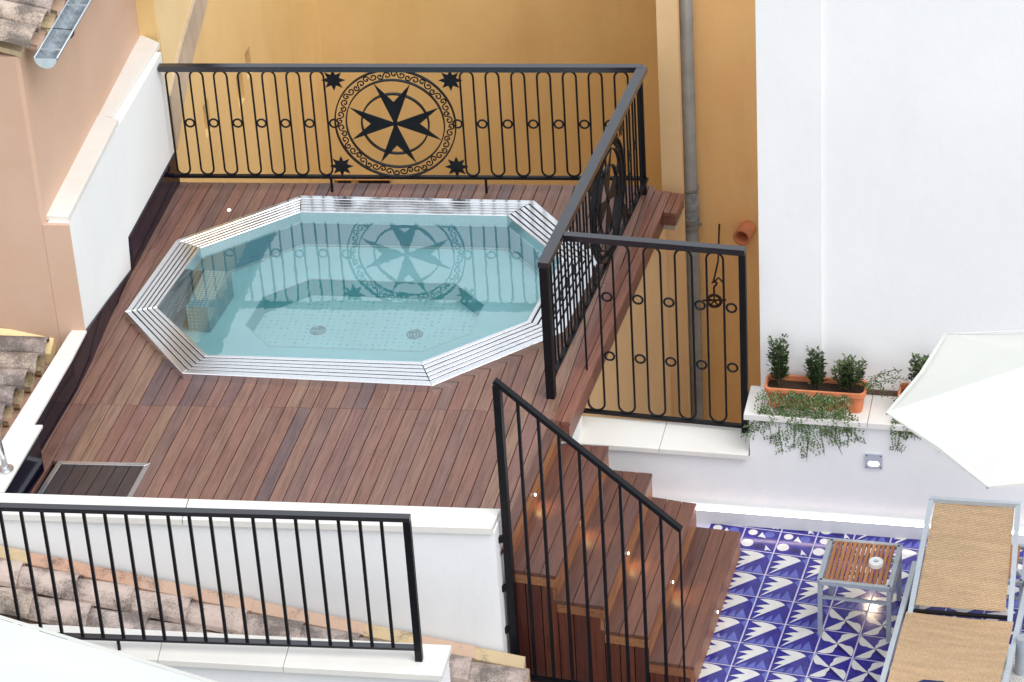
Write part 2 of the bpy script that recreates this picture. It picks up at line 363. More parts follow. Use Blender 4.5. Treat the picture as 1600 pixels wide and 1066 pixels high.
def tile_mesh(kind):
    g = .004; b = MB(); h = g / TS
    sq = [(h, h), (1 - h, h), (1 - h, 1 - h), (h, 1 - h)]
    P2 = lambda p: (TS * (p[0] * cos(TH) + p[1] * sin(TH)), TS * (-p[0] * sin(TH) + p[1] * cos(TH)))
    b.prism([P2(p) for p in sq], -.012, 0, .0012, 0)
    def flat(poly, z, mi):
        q = [P2(p) for p in poly]
        if area(q) < 0: q = q[::-1]
        b.add([(x, y, z) for x, y in q], [tuple(range(len(q)))], mi)
    if kind == 'wing':
        for w in WMID: flat(w, .0003, 4)
        flat(WING, .0005, 1)
        for w in WLIGHT: flat(w, .0006, 2)
    elif kind == 'mill':
        for k in range(2): flat(WMQ[k], .0003, 3 + k)
        for k in range(4): flat(rotp(PET, k), .0005, 1)
    else:
        flat([(.03, .97), (.97, .97), (.97, .03)], .0003, 4)
        for x, y, r in ((.20, .30, .17), (.25, .80, .13)): flat(circ(x, y, r), .0006, 1)
        flat([(.42, .62), (.50, .86), (.66, .60), (.5, .64)], .0006, 1); flat([(.74, .05), (.72, .30), (.92, .06), (.82, .1)], .0006, 1)
        flat(circ(.72, .78, .14), .0006, 2); flat(circ(.55, .22, .13), .0006, 3)
    me = bpy.data.meshes.new('tile_' + kind); me.from_pydata(b.v, [], b.f)
    for k in ('az_blue', 'az_white', 'az_light', 'az_dark', 'az_mid'): me.materials.append(M[k])
    for p, mi in zip(me.polygons, b.m): p.material_index = mi
    return me
TM = {k: tile_mesh(k) for k in ('wing', 'mill', 'disc')}
for j in range(-8, 6):
    for i in range(-1, 9):
        x, y = tp(i + .5, j + .5)
        if y > 14.16 - (x - 1) * .245 or y < 11.5 or x < .82 + (y - 12.6) * .3 - .12 or x > 3.0: continue
        k = 'disc' if (j >= 3 and i <= 2) else ('wing' if (j >= 1 or i <= 2) else 'mill')
        o = obj('tile', None, None, floor, (*tp(i, j), random.uniform(-.0006, .0006)), mesh=TM[k]); 
        if k == 'wing' and i == 2 and j == -1: pass

# ------------------------------------------------------------------ deck of hardwood boards
BH = rad(14.15); bd = Vector((sin(BH), cos(BH))); bn = Vector((cos(BH), -sin(BH)))
DECK = [(-2.652, 13.644), (-.117, 13.217), (-.05, 13.21), (-.12, 12.905), (-.092, 12.9), (.86, 16.42), (.80, 16.475), (-1.973, 16.863), (-2.182, 15.939), (-2.392, 14.789), (-2.60, 14.0)]
DECKC = [(-2.652, 13.644), (-.117, 13.217), (.06, 13.36), (.84, 16.42), (.80, 16.475), (-1.973, 16.863)]
OUT = [(-1.221, 16.521), (.189, 16.277), (.545, 15.569), (.293, 14.799), (-.454, 14.342), (-1.841, 14.629), (-2.209, 15.315), (-1.957, 16.085)]
INN = [(-1.221, 16.322), (.018, 16.117), (.316, 15.573), (.090, 14.936), (-.511, 14.587), (-1.71, 14.803), (-2.026, 15.341), (-1.806, 15.978)]
def ring(t): return [lerp(a, b, t) for a, b in zip(OUT, INN)]
MIDR = ring(.35)
_b = MB(); rem = [(-2.72, 13.2), (-.08, 12.95), (.17, 13.84), (.86, 16.36), (-1.96, 16.80)]; oc = ring(.6)
if area(oc) < 0: oc = oc[::-1]
for _i in range(8):
    p_, q_ = oc[_i], oc[(_i + 1) % 8]; pc_ = clip(rem, q_, p_)
    if len(pc_) > 2 and abs(area(pc_)) > 1e-4: _b.prism(pc_, D - .13, D - .05)
    rem = clip(rem, p_, q_)
deck = struct('deck', _b, M['black'])
BW = .0745; orig = Vector((-2.652, 13.644))
# deck board area as left-of lines for clipping: strips are cut by the convex outline
CONV = [(-2.66, 13.646), (-.05, 13.206), (.765, 16.00), (.862, 16.405), (-1.973, 16.79), (-2.62, 13.95)]
CONV = [(-2.78, 13.27), (-.13, 12.84), (-.086, 12.90), (.19, 13.83), (.858, 16.17), (.922, 16.39), (.915, 16.45), (-1.985, 16.868)]
HATCH = [(-2.66, 13.3), (-2.478, 13.915), (-1.974, 13.84), (-2.13, 13.25)]
def vrange(strip, conv):
    q = clipconv(strip, conv)
    if len(q) < 3 or abs(area(q)) < 1e-5: return None
    vs = [Vector(p).dot(bd) for p in q]; return min(vs), max(vs)
s0 = orig.dot(bn) - .6
k = 0; boards = 0
while True:
    a = s0 + k * BW; b2 = a + BW - .0042; k += 1
    if a > Vector((.9, 16.4)).dot(bn) + .3: break
    strip = [tuple(bn * a + bd * 8), tuple(bn * b2 + bd * 8), tuple(bn * b2 + bd * 22), tuple(bn * a + bd * 22)]
    q = clipconv(strip, CONV)
    if len(q) < 3 or abs(area(q)) < .0008: continue
    vs = [Vector(p).dot(bd) for p in q]; v0, v1 = min(vs), max(vs)
    mid = (a + b2) / 2
    # joints along the strip: the shared seam, plus one random joint beyond it
    pm = bn * mid; ys = 14.484 - (pm.x + bd.x * 14 + 2.4) * .155
    seam = (14.484 + (-.15) * ((bn.x * mid + bd.x * 14) + 2.424) - bn.y * mid) / (bd.y + .15 * 0)
    cuts = sorted([seam, seam + random.choice((1.15, 1.3, 1.5)) + random.random() * .2]); segs = []
    lo = v0
    for c_ in cuts + [v1]:
        if lo < c_ < v1 + 1e-6 and c_ - lo > .03: segs.append((lo, min(c_, v1))); lo = c_
    am, bm = a + BW * .47, a + BW * .53; core = [tuple(bn * am + bd * 8), tuple(bn * bm + bd * 8), tuple(bn * bm + bd * 22), tuple(bn * am + bd * 22)]
    hole = vrange(strip, MIDR); hh = vrange(core, HATCH); final = []
    if hh: hh = (hh[0] - 3, hh[1])
    for g0, g1 in segs:
        parts = [(g0 + .0012, g1 - .0012)]
        for hr, pad in ((hole, 0), (hh, .0)):
            if hr is None: continue
            np_ = []
            for p0, p1 in parts:
                if hr[1] <= p0 or hr[0] >= p1: np_.append((p0, p1)); continue
                if hr[0] - p0 > .02: np_.append((p0, hr[0]))
                if p1 - hr[1] > .02: np_.append((hr[1], p1))
            parts = np_
        final += parts
    for p0, p1 in final:
        st = [tuple(bn * a + bd * p0), tuple(bn * b2 + bd * p0), tuple(bn * b2 + bd * p1), tuple(bn * a + bd * p1)]
        q = clipconv(st, CONV)
        if len(q) < 3 or abs(area(q)) < .0006: continue
        zj = random.uniform(-.0008, .0008)
        piece('board', MB().prism(q, D - .025 + zj, D + zj, .0016), M['deck'], deck, cen(q, D)); boards += 1
# the deck's recessed light
lt = thing('deck_light', 'tiny round lit spotlight let into the deck boards behind the tub', 'light', (-1.661, 16.479, D))
obj('bezel', MB().cyl((-1.661, 16.479, D - .01), (-1.661, 16.479, D + .0035), .014), M['steel'], lt, (-1.661, 16.479, D))
obj('lens', MB().cyl((-1.661, 16.479, D), (-1.661, 16.479, D + .005), .010), M['ledw'], lt, (-1.661, 16.479, D))

# red edge beam on the right of the deck
e1 = Vector((.29, .957)); en = Vector((.957, -.29))
BA, BB = Vector((.135, 13.72)), Vector((.845, 16.13))
beam = thing('deck_edge_beam', 'reddish wooden edge beam along the right side of the deck', 'beam', (.3, 14.2, D))
bx = (BB - BA).normalized(); bxn = Vector((bx.y, -bx.x))
P0 = Vector((.19, 13.995))
L_ = (Vector((.925, 16.43)) - P0).length; bx = (Vector((.86, 16.17)) - P0).normalized(); L_ = L_ - .055; bxn = Vector((bx.y, -bx.x))
for k_, (o0, o1) in enumerate(((.0, .045), (.049, .098))):
    q = [tuple(P0 + bxn * o0), tuple(P0 + bxn * o1), tuple(P0 + bxn * o1 + bx * (L_ + .01)), tuple(P0 + bxn * o0 + bx * (L_ + .01))]
    piece('board', MB().prism(q, D - .024, D + .002, .0015), M['beam'], beam, cen(q, D))
q = [tuple(P0 + bxn * .0), tuple(P0 + bxn * .092), tuple(P0 + bxn * .092 + bx * L_), tuple(P0 + bx * L_)]
piece('fascia', MB().prism(q, D - .13, D - .026), M['beam'], beam, cen(q, D))
# bracket end: boards that widen at the far corner
def bq4(o0, o1, l0, l1): return [tuple(P0 + bxn * o0 + bx * l0), tuple(P0 + bxn * o1 + bx * l0), tuple(P0 + bxn * o1 + bx * l1), tuple(P0 + bxn * o0 + bx * l1)]
for o0, o1 in ((.102, .140), (.144, .182)):
    q = bq4(o0, o1, L_ - .235, L_); piece('board', MB().prism(q, D - .024, D + .002, .0015), M['beam'], beam, cen(q, D))
q = bq4(.093, .176, L_ - .228, L_ - .004); piece('fascia', MB().prism(q, D - .09, D - .026), M['beam'], beam, cen(q, D))
q = bq4(.07, .165, L_ - .2, L_ - .01); piece('mortar_bed', MB().prism(q, D - .14, D - .092), M['rubble'], beam, cen(q, D))

# deck hatch
ht = thing('floor_hatch', 'floor hatch of dark slats in a brushed steel frame at the deck corner', 'hatch', (-2.27, 13.75, D))
HO = [(-2.625, 13.42), (-2.478, 13.915), (-1.974, 13.836), (-2.10, 13.36)]
HI = inset(HO[::-1], .028)[::-1]
for i in range(4):
    j = (i + 1) % 4; q = [HO[i], HO[j], HI[j], HI[i]]
    piece('frame_bar', MB().prism(q, D - .02, D + .004, .001), M['steel2'], ht, cen(q, D))
b = MB().prism(inset(HO[::-1], .02), D - .04, D - .03); obj('tray', b, M['black'], ht, cen(HO, D))
for k_ in range(6):
    t0, t1 = k_ / 6 + .005, (k_ + 1) / 6 - .005
    q = [lerp(HI[1], HI[2], t0), lerp(HI[1], HI[2], t1), lerp(HI[0], HI[3], t1), lerp(HI[0], HI[3], t0)]
    piece('slat', MB().prism(q, D - .025, D - .002, .0015), M['slatdark'], ht, cen(q, D))

# ------------------------------------------------------------------ octagonal steel tub
RZ = D + .05
tub = thing('plunge_tub', 'octagonal stainless steel plunge tub with grated rim set in the wooden deck', 'hot tub', (-.84, 15.45, D))
def ringmesh(t0, t1, z0, z1, bev=0):
    b = MB(); o, i_ = ring(t0), ring(t1)
    for a in range(8):
        c = (a + 1) % 8; b.prism([o[a], o[c], i_[c], i_[a]], z0, z1, bev)
    return b
tc = (-.84, 15.45, D)
obj('rim_frame', ringmesh(0, .20, D - .005, RZ, .004), M['steel'], tub, tc)
obj('rim_inner_frame', ringmesh(.88, 1.0, D - .03, RZ, .003), M['steel'], tub, tc)
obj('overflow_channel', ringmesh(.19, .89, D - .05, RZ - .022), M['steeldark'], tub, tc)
for k_ in range(4):
    t0 = .232 + k_ * .162; t1 = t0 + .126; o, i_ = ring(t0), ring(t1)
    for a in range(8):
        c = (a + 1) % 8; q = [lerp(o[a], o[c], .002), lerp(o[a], o[c], .998), lerp(i_[a], i_[c], .998), lerp(i_[a], i_[c], .002)]
        piece('slat', MB().prism(q, RZ - .018, RZ - .001 + random.uniform(-.0005, .0005), .0018), M['steel'], tub, cen(q, D))
BENCH, FLR = .59, .475
FW = [(-1.166, 15.932), (-.306, 15.77), (-.147, 15.513), (-.24, 15.212), (-.523, 15.056), (-1.397, 15.218), (-1.546, 15.467), (-1.451, 15.766)]
def shell(top, zt, bot, zb):
    b = MB(); n = len(top)
    for a in range(n):
        c = (a + 1) % n; b.add([(*top[a], zt), (*top[c], zt), (*bot[c], zb), (*bot[a], zb)], [(0, 1, 2, 3)])
    return b
IN2 = ring(.985)
obj('basin_wall', shell(IN2, RZ - .01, IN2, BENCH), basin('blue_grey_basin_wall', (.40, .58, .66)), tub, tc)
obj('bench', shell(IN2, BENCH, FW, BENCH), M['basin'], tub, tc)
obj('footwell_wall', shell(FW, BENCH, FW, FLR), basin('footwell_steel', (.30, .66, .68)), tub, tc)
b = MB(); b.add([(*p, FLR) for p in FW], [tuple(range(8))]); obj('basin_floor', b, M['basinfloor'], tub, tc)
b = MB(); b.add([(*p, FLR - .15) for p in ring(.6)], [tuple(range(8))]); 
obj('underframe', b, M['steeldark'], tub, tc)
i3 = ring(1.03)
for a in (7, 0, 1):                                    # bright trim where the wall meets the bench
    c = (a + 1) % 8; q = [IN2[a], IN2[c], i3[c], i3[a]]
    obj('trim_strip', MB().prism(q, BENCH + .001, BENCH + .012), M['whiteplastic'], tub, cen(q, BENCH))
for a in range(8):
    c = (a + 1) % 8; obj('footwell_lip', MB().bar((*FW[a], BENCH + .001), (*FW[c], BENCH + .001), .006, .004), M['whiteplastic'], tub, (*FW[a], BENCH))
for x, y in ((-1.131, 15.533), (-.564, 15.423)):
    b = MB()
    for r_ in (.045, .03, .014): b.tube([(x + r_ * cos(t * pi / 10), y + r_ * sin(t * pi / 10), FLR + .004) for t in range(20)], .0035, 6, True)
    obj('floor_drain', b, M['steel2'], tub, (x, y, FLR), smooth=True)
# submerged head-rest block, perforated
bq = [(-1.914, 15.444), (-1.745, 15.41), (-1.623, 15.791), (-1.80, 15.825)]
obj('headrest_block', MB().prism([(-1.87, 15.44), (-1.745, 15.41), (-1.623, 15.791), (-1.78, 15.825)], BENCH, .765, .004), basin('perforated_block_steel', (.60, .63, .64), (.88, .90, .90), 42), tub, (-1.78, 15.6, .7))
b = MB(); b.add([(-2.01, 15.36, .70), (-1.872, 15.44, .762), (-1.782, 15.825, .762), (-1.86, 15.93, .70)], [(0, 1, 2, 3)]); obj('perforated_plate', b, M['perf'], tub, (-1.9, 15.6, .7))
for x, y, z in ((-1.93, 15.21, .70), (-1.84, 15.04, .66)):
    d_ = Vector((.86, .5, 0)).normalized(); c_ = Vector((x, y, z)) ; b = MB(); t_ = d_.cross(Z1)
    for r_ in (.04, .022): b.tube([c_ + d_ * .01 + (t_ * cos(q_ * pi / 9) + Z1 * sin(q_ * pi / 9)) * r_ for q_ in range(18)], .006, 6, True)
    obj('water_jet', b, M['steel2'], tub, tuple(c_), smooth=True)
w = MB(); w.add([(*p, D + .015) for p in ring(.99)], [tuple(range(8))[::-1]])
obj('water', w, M['water'], tub, tc)

# ------------------------------------------------------------------ walls
def wallbox(name, a, b_, thick, z0, z1, mat, label, cat='wall', coping=None):
    a = Vector(a); b_ = Vector(b_); d = (b_ - a).normalized(); n_ = Vector((-d.y, d.x)) * thick
    q = [tuple(a), tuple(b_), tuple(b_ + n_), tuple(a + n_)]
    t = thing(name, label, cat, cen(q, z0)); obj('wall_body', MB().prism(q, z0, z1), mat, t, cen(q, z0)); return t, q
# front parapet (between deck and lower roof)
t = thing('front_parapet_wall', 'white rendered parapet wall with pale coping in front of the deck', 'wall', (-1.4, 13.3, -.6))
obj('wall_body', MB().prism([(-3.3, 13.275), (-.15, 12.765), (-.115, 12.90), (-3.3, 13.42)], -.9, .962), M['white2'], t, (-1.4, 13.3, -.6))
q1, q2, q3, q4 = (-3.3, 13.253), (-.164, 12.747), (-.114, 12.912), (-3.3, 13.442)
for k_ in range(2):
    t0, t1 = (0, .497) if k_ == 0 else (.503 - .004, 1)
    q = [lerp(q1, q2, t0), lerp(q1, q2, t1), lerp(q4, q3, t1), lerp(q4, q3, t0)]
    piece('coping_stone', MB().prism(q, .962, 1.0, .002), M['stone'], t, cen(q, 1.0))
# left kerb in black glazed tile, and white walls on it
kb = thing('tiled_kerb', 'black glazed tile kerb along the left edge of the deck under white wall', 'kerb', (-2.4, 15, D))
KL = [((-1.978, 16.855), 1.0), ((-2.196, 15.87), 1.0), ((-2.205, 15.84), .80), ((-2.30, 15.33), .90), ((-2.372, 14.88), .99), ((-2.43, 14.6), 1.0), ((-2.578, 14.02), .985)]
for (p, zp), (q_, zq) in zip(KL[:-1], KL[1:]):
    n_seg = max(1, int((Vector(p) - Vector(q_)).length / .2))
    for s_ in range(n_seg):
        a, b_ = lerp(p, q_, s_ / n_seg), lerp(p, q_, (s_ + 1) / n_seg); za, zb = zp + (zq - zp) * s_ / n_seg, zp + (zq - zp) * (s_ + 1) / n_seg
        d_ = (Vector(b_) - Vector(a)).normalized(); n_ = Vector((d_.y, -d_.x)); g = d_ * .0008
        A, B_, C_, E_ = Vector(a) + g, Vector(b_) - g, Vector(b_) - g + n_ * .02, Vector(a) + g + n_ * .02
        zt = random.uniform(-.0006, .0006)
        piece('tile', MB().hexa([(*A, D - .03), (*B_, D - .03), (*C_, D - .03), (*E_, D - .03)], [(*A, za - .004), (*B_, zb - .004), (*C_, zb - .004), (*E_, za - .004)]), M['kerb'], kb, (*A, D))
for a, b_ in (((-2.545, 13.83), (-2.572, 13.985)), ((-2.572, 13.985), (-2.60, 14.02)), ((-2.688, 13.35), (-2.545, 13.83))):
    q = [a, b_, (b_[0] - .02, b_[1]), (a[0] - .02, a[1])]
    piece('tile', MB().prism(q, D - .03, .985), M['kerb'], kb, cen(q, D))
# tall white wall on the left, salmon on its end
t = thing('tall_white_wall', 'tall white side wall with stepped coping left of the deck', 'wall', (-2.2, 15.9, .4))
obj('wall_body', MB().prism([(-1.992, 16.86), (-2.212, 15.85), (-2.31, 15.33), (-2.385, 14.895), (-2.50, 14.915), (-2.32, 15.9), (-2.115, 16.9)], .2, 1.685), M['white'], t, (-2.2, 15.9, .4))
obj('end_render', MB().prism([(-2.384, 14.893), (-2.505, 14.93), (-2.53, 14.893), (-2.378, 14.868)], .3, 1.684), M['pink'], t, (-2.44, 14.9, .4))
c1 = [(-2.117, 17.07), (-2.345, 15.87), (-2.255, 15.85), (-2.01, 16.98)]
c1 = [(-2.125, 17.06), (-2.318, 16.06), (-2.225, 16.03), (-2.003, 16.93)]
c2 = [(-2.318, 16.06), (-2.507, 14.935), (-2.383, 14.905), (-2.185, 15.99)]
piece('coping_stone', MB().prism(c1, 1.685, 1.715, .002), M['stone'], t, cen(c1, 1.7))
piece('coping_stone', MB().prism(c2, 1.686, 1.72, .002), M['stone'], t, cen(c2, 1.7))
# low parapet continuing towards the camera
t = thing('low_left_parapet', 'low white parapet top beside the clay tile roof, left of the deck', 'wall', (-2.5, 14.2, .4))
obj('wall_body', MB().prism([(-2.38, 14.86), (-2.47, 14.45), (-2.60, 14.0), (-2.71, 13.43), (-2.98, 13.43), (-2.745, 13.83), (-2.47, 14.88)], .1, .985), M['white2'], t, (-2.5, 14.2, .4))
q = [(-2.372, 14.868), (-2.43, 14.59), (-2.576, 13.99), (-2.586, 13.954), (-2.74, 13.82), (-2.456, 14.886)]
piece('coping_stone', MB().prism(q, .985, 1.0, .001), M['stone'], t, cen(q, 1))
q = [(-2.586, 13.954), (-2.535, 13.947), (-2.685, 13.345), (-3.0, 13.395), (-2.744, 13.818)]
piece('coping_stone', MB().prism(q, .985, 1.001, .001), M['stone'], t, cen(q, 1))
# steel post standing on the parapet
ps = thing('steel_rail_post', 'brushed steel rail post on a round base plate, on the left parapet', 'post', (-2.69, 13.543, 1.0))
b = MB().cyl((-2.69, 13.543, 1.002), (-2.69, 13.543, 1.012), .042, 24); obj('base_plate', b, M['steel2'], ps, (-2.69, 13.543, 1.0), smooth=False)
b = MB().tube([(-2.69, 13.543, 1.012), (-2.705, 13.55, 1.2), (-2.72, 13.56, 1.9)], .016, 14); obj('post_tube', b, M['steel'], ps, (-2.69, 13.543, 1.0), smooth=True)
b = MB().tube([(-2.69, 13.543, 1.012), (-2.6915, 13.544, 1.03)], .021, 14); obj('collar', b, M['steel'], ps, (-2.69, 13.543, 1.0))

# salmon house on the left
h = thing('salmon_house', 'salmon rendered house wall at the upper left with clay roof tiles above', 'house', (-3.2, 16, -8))
obj('wall', MB().prism([(-2.512, 14.905), (-2.118, 17.10), (-6, 18.0), (-6, 15.62), (-2.535, 14.895)], -8, 2.72), M['pink'], h, (-3.2, 16, -8))
# barrel tile maker
def barrel(a, b_, r0, r1, upv, thick=.012, conv=True, n=9):
    """half-round tile from a (upper end, radius r0) to b_ (lower end, radius r1)"""
    a = Vector(a); b_ = Vector(b_); d = (b_ - a).normalized(); s_ = d.cross(Vector(upv)).normalized(); u_ = s_.cross(d).normalized()
    if not conv: u_ = -u_
    vs = []
    for c_, r_ in ((a, r0), (b_, r1)):
        for rr in (r_, r_ - thick):
            for k_ in range(n):
                an = pi * k_ / (n - 1); vs.append(c_ + s_ * cos(an) * rr + u_ * sin(an) * rr * .72)
    fs = []
    for k_ in range(n - 1):
        fs += [(k_, k_ + 1, 2 * n + k_ + 1, 2 * n + k_), (n + k_ + 1, n + k_, 3 * n + k_, 3 * n + k_ + 1),
               (2 * n + k_, 2 * n + k_ + 1, 3 * n + k_ + 1, 3 * n + k_), (k_ + 1, k_, n + k_, n + k_ + 1)]
    return MB().add(vs, fs)
rd = Vector((-.983, .187, .27)).normalized(); kd = Vector((.187, .98, 0)).normalized()
for r_ in range(9):
    e0 = Vector((-2.43, 14.93, 2.79)) + kd * (.20 * r_)
    for c_ in range(4):
        lo = e0 + rd * (c_ * .36); hi = lo + rd * .42
        if c_ == 0: lo = lo - rd * random.uniform(0, .02)
        lift = Vector((0, 0, .012 * 1)); jit = random.uniform(-.006, .006)
        piece('roof_tile', barrel(hi + Z1 * jit, lo + lift + Z1 * jit, .078, .094, (0, 0, 1)), M['rooftile'], h, tuple(lo))
    ch = e0 + kd * .10 - Z1 * .045
    for c_ in range(2):
        lo = ch + rd * (c_ * .36 - .01); hi = lo + rd * .42
        piece('channel_tile', barrel(hi, lo + Z1 * .01, .08, .09, (0, 0, 1), conv=False), M['flash'], h, tuple(lo))
b = MB(); base = Vector((-2.50, 14.89, 2.72)); b.hexa([base, base + kd * 2.6, base + kd * 2.6 + rd * 3, base + rd * 3], [p + Z1 * .03 for p in (base, base + kd * 2.6, base + kd * 2.6 + rd * 3, base + rd * 3)])
obj('roof_bed', b, M['flash'], h, tuple(base))
# gutter
g = thing('galvanised_gutter', 'galvanised half-round gutter on the eave of the salmon house', 'gutter', (-2.39, 15.3, 2.68))
ga = Vector((-2.375, 14.90, 2.70)); gb = ga + Vector((.187, .98, .0)).normalized() * 2.2; sd_ = Vector((.983, -.187, 0))
ga += sd_ * .0; b = MB(); N = 11; vs = []
for c_ in (ga, gb):
    for rr in (.062, .058):
        for k_ in range(N):
            an = pi * k_ / (N - 1); vs.append(c_ + sd_ * cos(an) * rr - Z1 * sin(an) * rr * .95)
fs = []
for k_ in range(N - 1):
    fs += [(k_, k_ + 1, 2 * N + k_ + 1, 2 * N + k_), (N + k_ + 1, N + k_, 3 * N + k_, 3 * N + k_ + 1)]
fs += [(0, 2 * N, 3 * N, N), (N - 1, 2 * N - 1, 4 * N - 1, 3 * N - 1)]
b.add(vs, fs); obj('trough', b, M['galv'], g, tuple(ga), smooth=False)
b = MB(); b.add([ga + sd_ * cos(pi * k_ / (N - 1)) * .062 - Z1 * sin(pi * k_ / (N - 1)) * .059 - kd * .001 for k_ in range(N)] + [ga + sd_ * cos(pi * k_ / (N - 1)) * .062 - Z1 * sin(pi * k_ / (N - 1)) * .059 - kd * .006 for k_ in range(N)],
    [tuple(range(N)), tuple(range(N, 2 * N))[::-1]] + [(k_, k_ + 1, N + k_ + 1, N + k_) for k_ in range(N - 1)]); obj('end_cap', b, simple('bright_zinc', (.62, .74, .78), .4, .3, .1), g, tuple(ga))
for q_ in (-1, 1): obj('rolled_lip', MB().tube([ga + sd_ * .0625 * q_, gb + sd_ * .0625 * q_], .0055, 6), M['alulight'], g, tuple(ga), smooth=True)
for s_ in (.10, .62, 1.3): 
    p = ga + kd * s_; obj('tie_bar', MB().bar(p - sd_ * .06, p + sd_ * .06, .012, .003), M['alulight'], g, tuple(p))
for s_ in (.33, .92, 1.6):
    p = ga + kd * s_; pts = [p + sd_ * cos(pi * k_ / 8) * .066 - Z1 * sin(pi * k_ / 8) * .064 for k_ in range(9)] + [p - sd_ * .12 + Z1 * .01]
    obj('hanger', MB().tube(pts, .0035, 6), M['iron'], g, tuple(p), smooth=True); obj('wire', MB().tube([p + sd_ * .062, p - sd_ * .11 + kd * .02], .0022, 5), M['iron'], g, tuple(p))

# yellow building behind the alley
y = thing('ochre_house', 'tall ochre rendered house wall behind the back railing', 'house', (0, 20.3, -8))
b = MB(); b.prism([(-1.25, 20.515), (1.35, 20.17), (1.35, 20.6), (-1.25, 20.9)], -8, 1.75); obj('back_wall', b, M['yellow'], y, (0, 20.4, -8))
# side wall with openings
SA = Vector((-1.24, 20.55)); SB = Vector((-2.02, 17.02)); sdv = (SB - SA).normalized(); sL = (SB - SA).length; sn = Vector((sdv.y, -sdv.x))
if sn.x > 0: sn = -sn   # wall thickness goes to the left
def sp(s_, z, off=0): q = SA + sdv * s_ - sn * off; return (q.x, q.y, z)
ops = [(2.80, 2.93, .62, .85), (2.02, 2.17, .42, .66), (1.80, 1.92, .50, .70)]
ss = sorted({0, sL} | {o_[0] for o_ in ops} | {o_[1] for o_ in ops}); zs = sorted({-8, 2.1} | {o_[2] for o_ in ops} | {o_[3] for o_ in ops}); b = MB()
for i in range(len(ss) - 1):
    for j in range(len(zs) - 1):
        if any(o_[0] <= ss[i] and ss[i + 1] <= o_[1] and o_[2] <= zs[j] and zs[j + 1] <= o_[3] for o_ in ops): continue
        b.add([sp(ss[i], zs[j]), sp(ss[i + 1], zs[j]), sp(ss[i + 1], zs[j + 1]), sp(ss[i], zs[j + 1])], [(0, 1, 2, 3)])
for o_ in ops:
    f = [sp(o_[0], o_[2]), sp(o_[1], o_[2]), sp(o_[1], o_[3]), sp(o_[0], o_[3])]; k_ = [sp(o_[0], o_[2], -.28), sp(o_[1], o_[2], -.28), sp(o_[1], o_[3], -.28), sp(o_[0], o_[3], -.28)]
    b.add(f + k_, [(0, 4, 5, 1), (1, 5, 6, 2), (2, 6, 7, 3), (3, 7, 4, 0), (4, 7, 6, 5)])
b.add([sp(0, 2.1), sp(sL, 2.1), sp(sL, 2.1, -.3), sp(0, 2.1, -.3)], [(0, 1, 2, 3)]); b.add([sp(sL, -8), sp(sL, 2.1), sp(sL, 2.1, -.3), sp(sL, -8, -.3)], [(0, 1, 2, 3)])
b.add([sp(0, -8, -.3), sp(sL, -8, -.3), sp(sL, 2.1, -.3), sp(0, 2.1, -.3)], [(0, 1, 2, 3)])
obj('side_wall', b, M['yellow'], y, (-1.6, 18.6, -8))
# paler upper piece of wall left of the rubble band
def onside(yv, z, off): t_ = (yv - SA.y) / sdv.y; return sp(t_, z, off)
obj('front_return', MB().prism([(-2.018, 17.03), (-2.03, 17.16), (-3.2, 17.45), (-3.2, 17.3)], -8, 2.1), M['yellow2'], y, (-2.5, 17.2, 0))
pp = [(18.0, 1.72), (17.72, 1.60), (17.35, 1.47), (17.03, 1.30), (17.03, 2.09), (18.5, 2.09)]
b = MB(); n_ = len(pp); b.add([onside(a_, z_, .012) for a_, z_ in pp] + [onside(a_, z_, .0) for a_, z_ in pp], [tuple(range(n_)), tuple(range(n_, 2 * n_))[::-1]] + [(i, (i + 1) % n_, n_ + (i + 1) % n_, n_ + i) for i in range(n_)])
obj('pale_render_patch', b, M['yellow2'], y, (-2, 17.2, 1.5))
top_ = [(18.5, 2.09), (18.0, 1.72), (17.72, 1.60), (17.35, 1.47), (17.12, 1.35), (17.03, 1.30)]; bot_ = [(18.75, 2.05), (18.2, 1.58), (17.93, 1.455), (17.55, 1.29), (17.28, 1.13), (17.03, .93)]
rnd = random.Random(3); bot_ = [(a_, z_ + rnd.uniform(-.01, .01)) for a_, z_ in bot_]
pp = top_ + bot_[::-1]; n_ = len(pp); b = MB()
b.add([onside(a_, z_, .03) for a_, z_ in pp] + [onside(a_, z_, .0) for a_, z_ in pp], [(i, i + 1, n_ - 2 - i, n_ - 1 - i) for i in range(5)] + [(i, (i + 1) % n_, n_ + (i + 1) % n_, n_ + i) for i in range(n_)])
obj('rubble_band', b, M['rubble'], y, (-2, 17.2, 1.3))
# unseen dark slab added above the side wall to darken the tub water's reflection
e0, e1_ = Vector(sp(-.2, 2.13, .12)), Vector(sp(sL + .05, 2.13, .12)); up_ = Vector((-1.9, .4, 2.0))
obj('unseen_dark_slab', MB().hexa([e0, e1_, e1_ + up_, e0 + up_], [p + Z1 * .06 for p in (e0, e1_, e1_ + up_, e0 + up_)]), simple('dark_slab_finish', (.05, .045, .038), .9, 0, .4, 12, .01), y, tuple(e0))
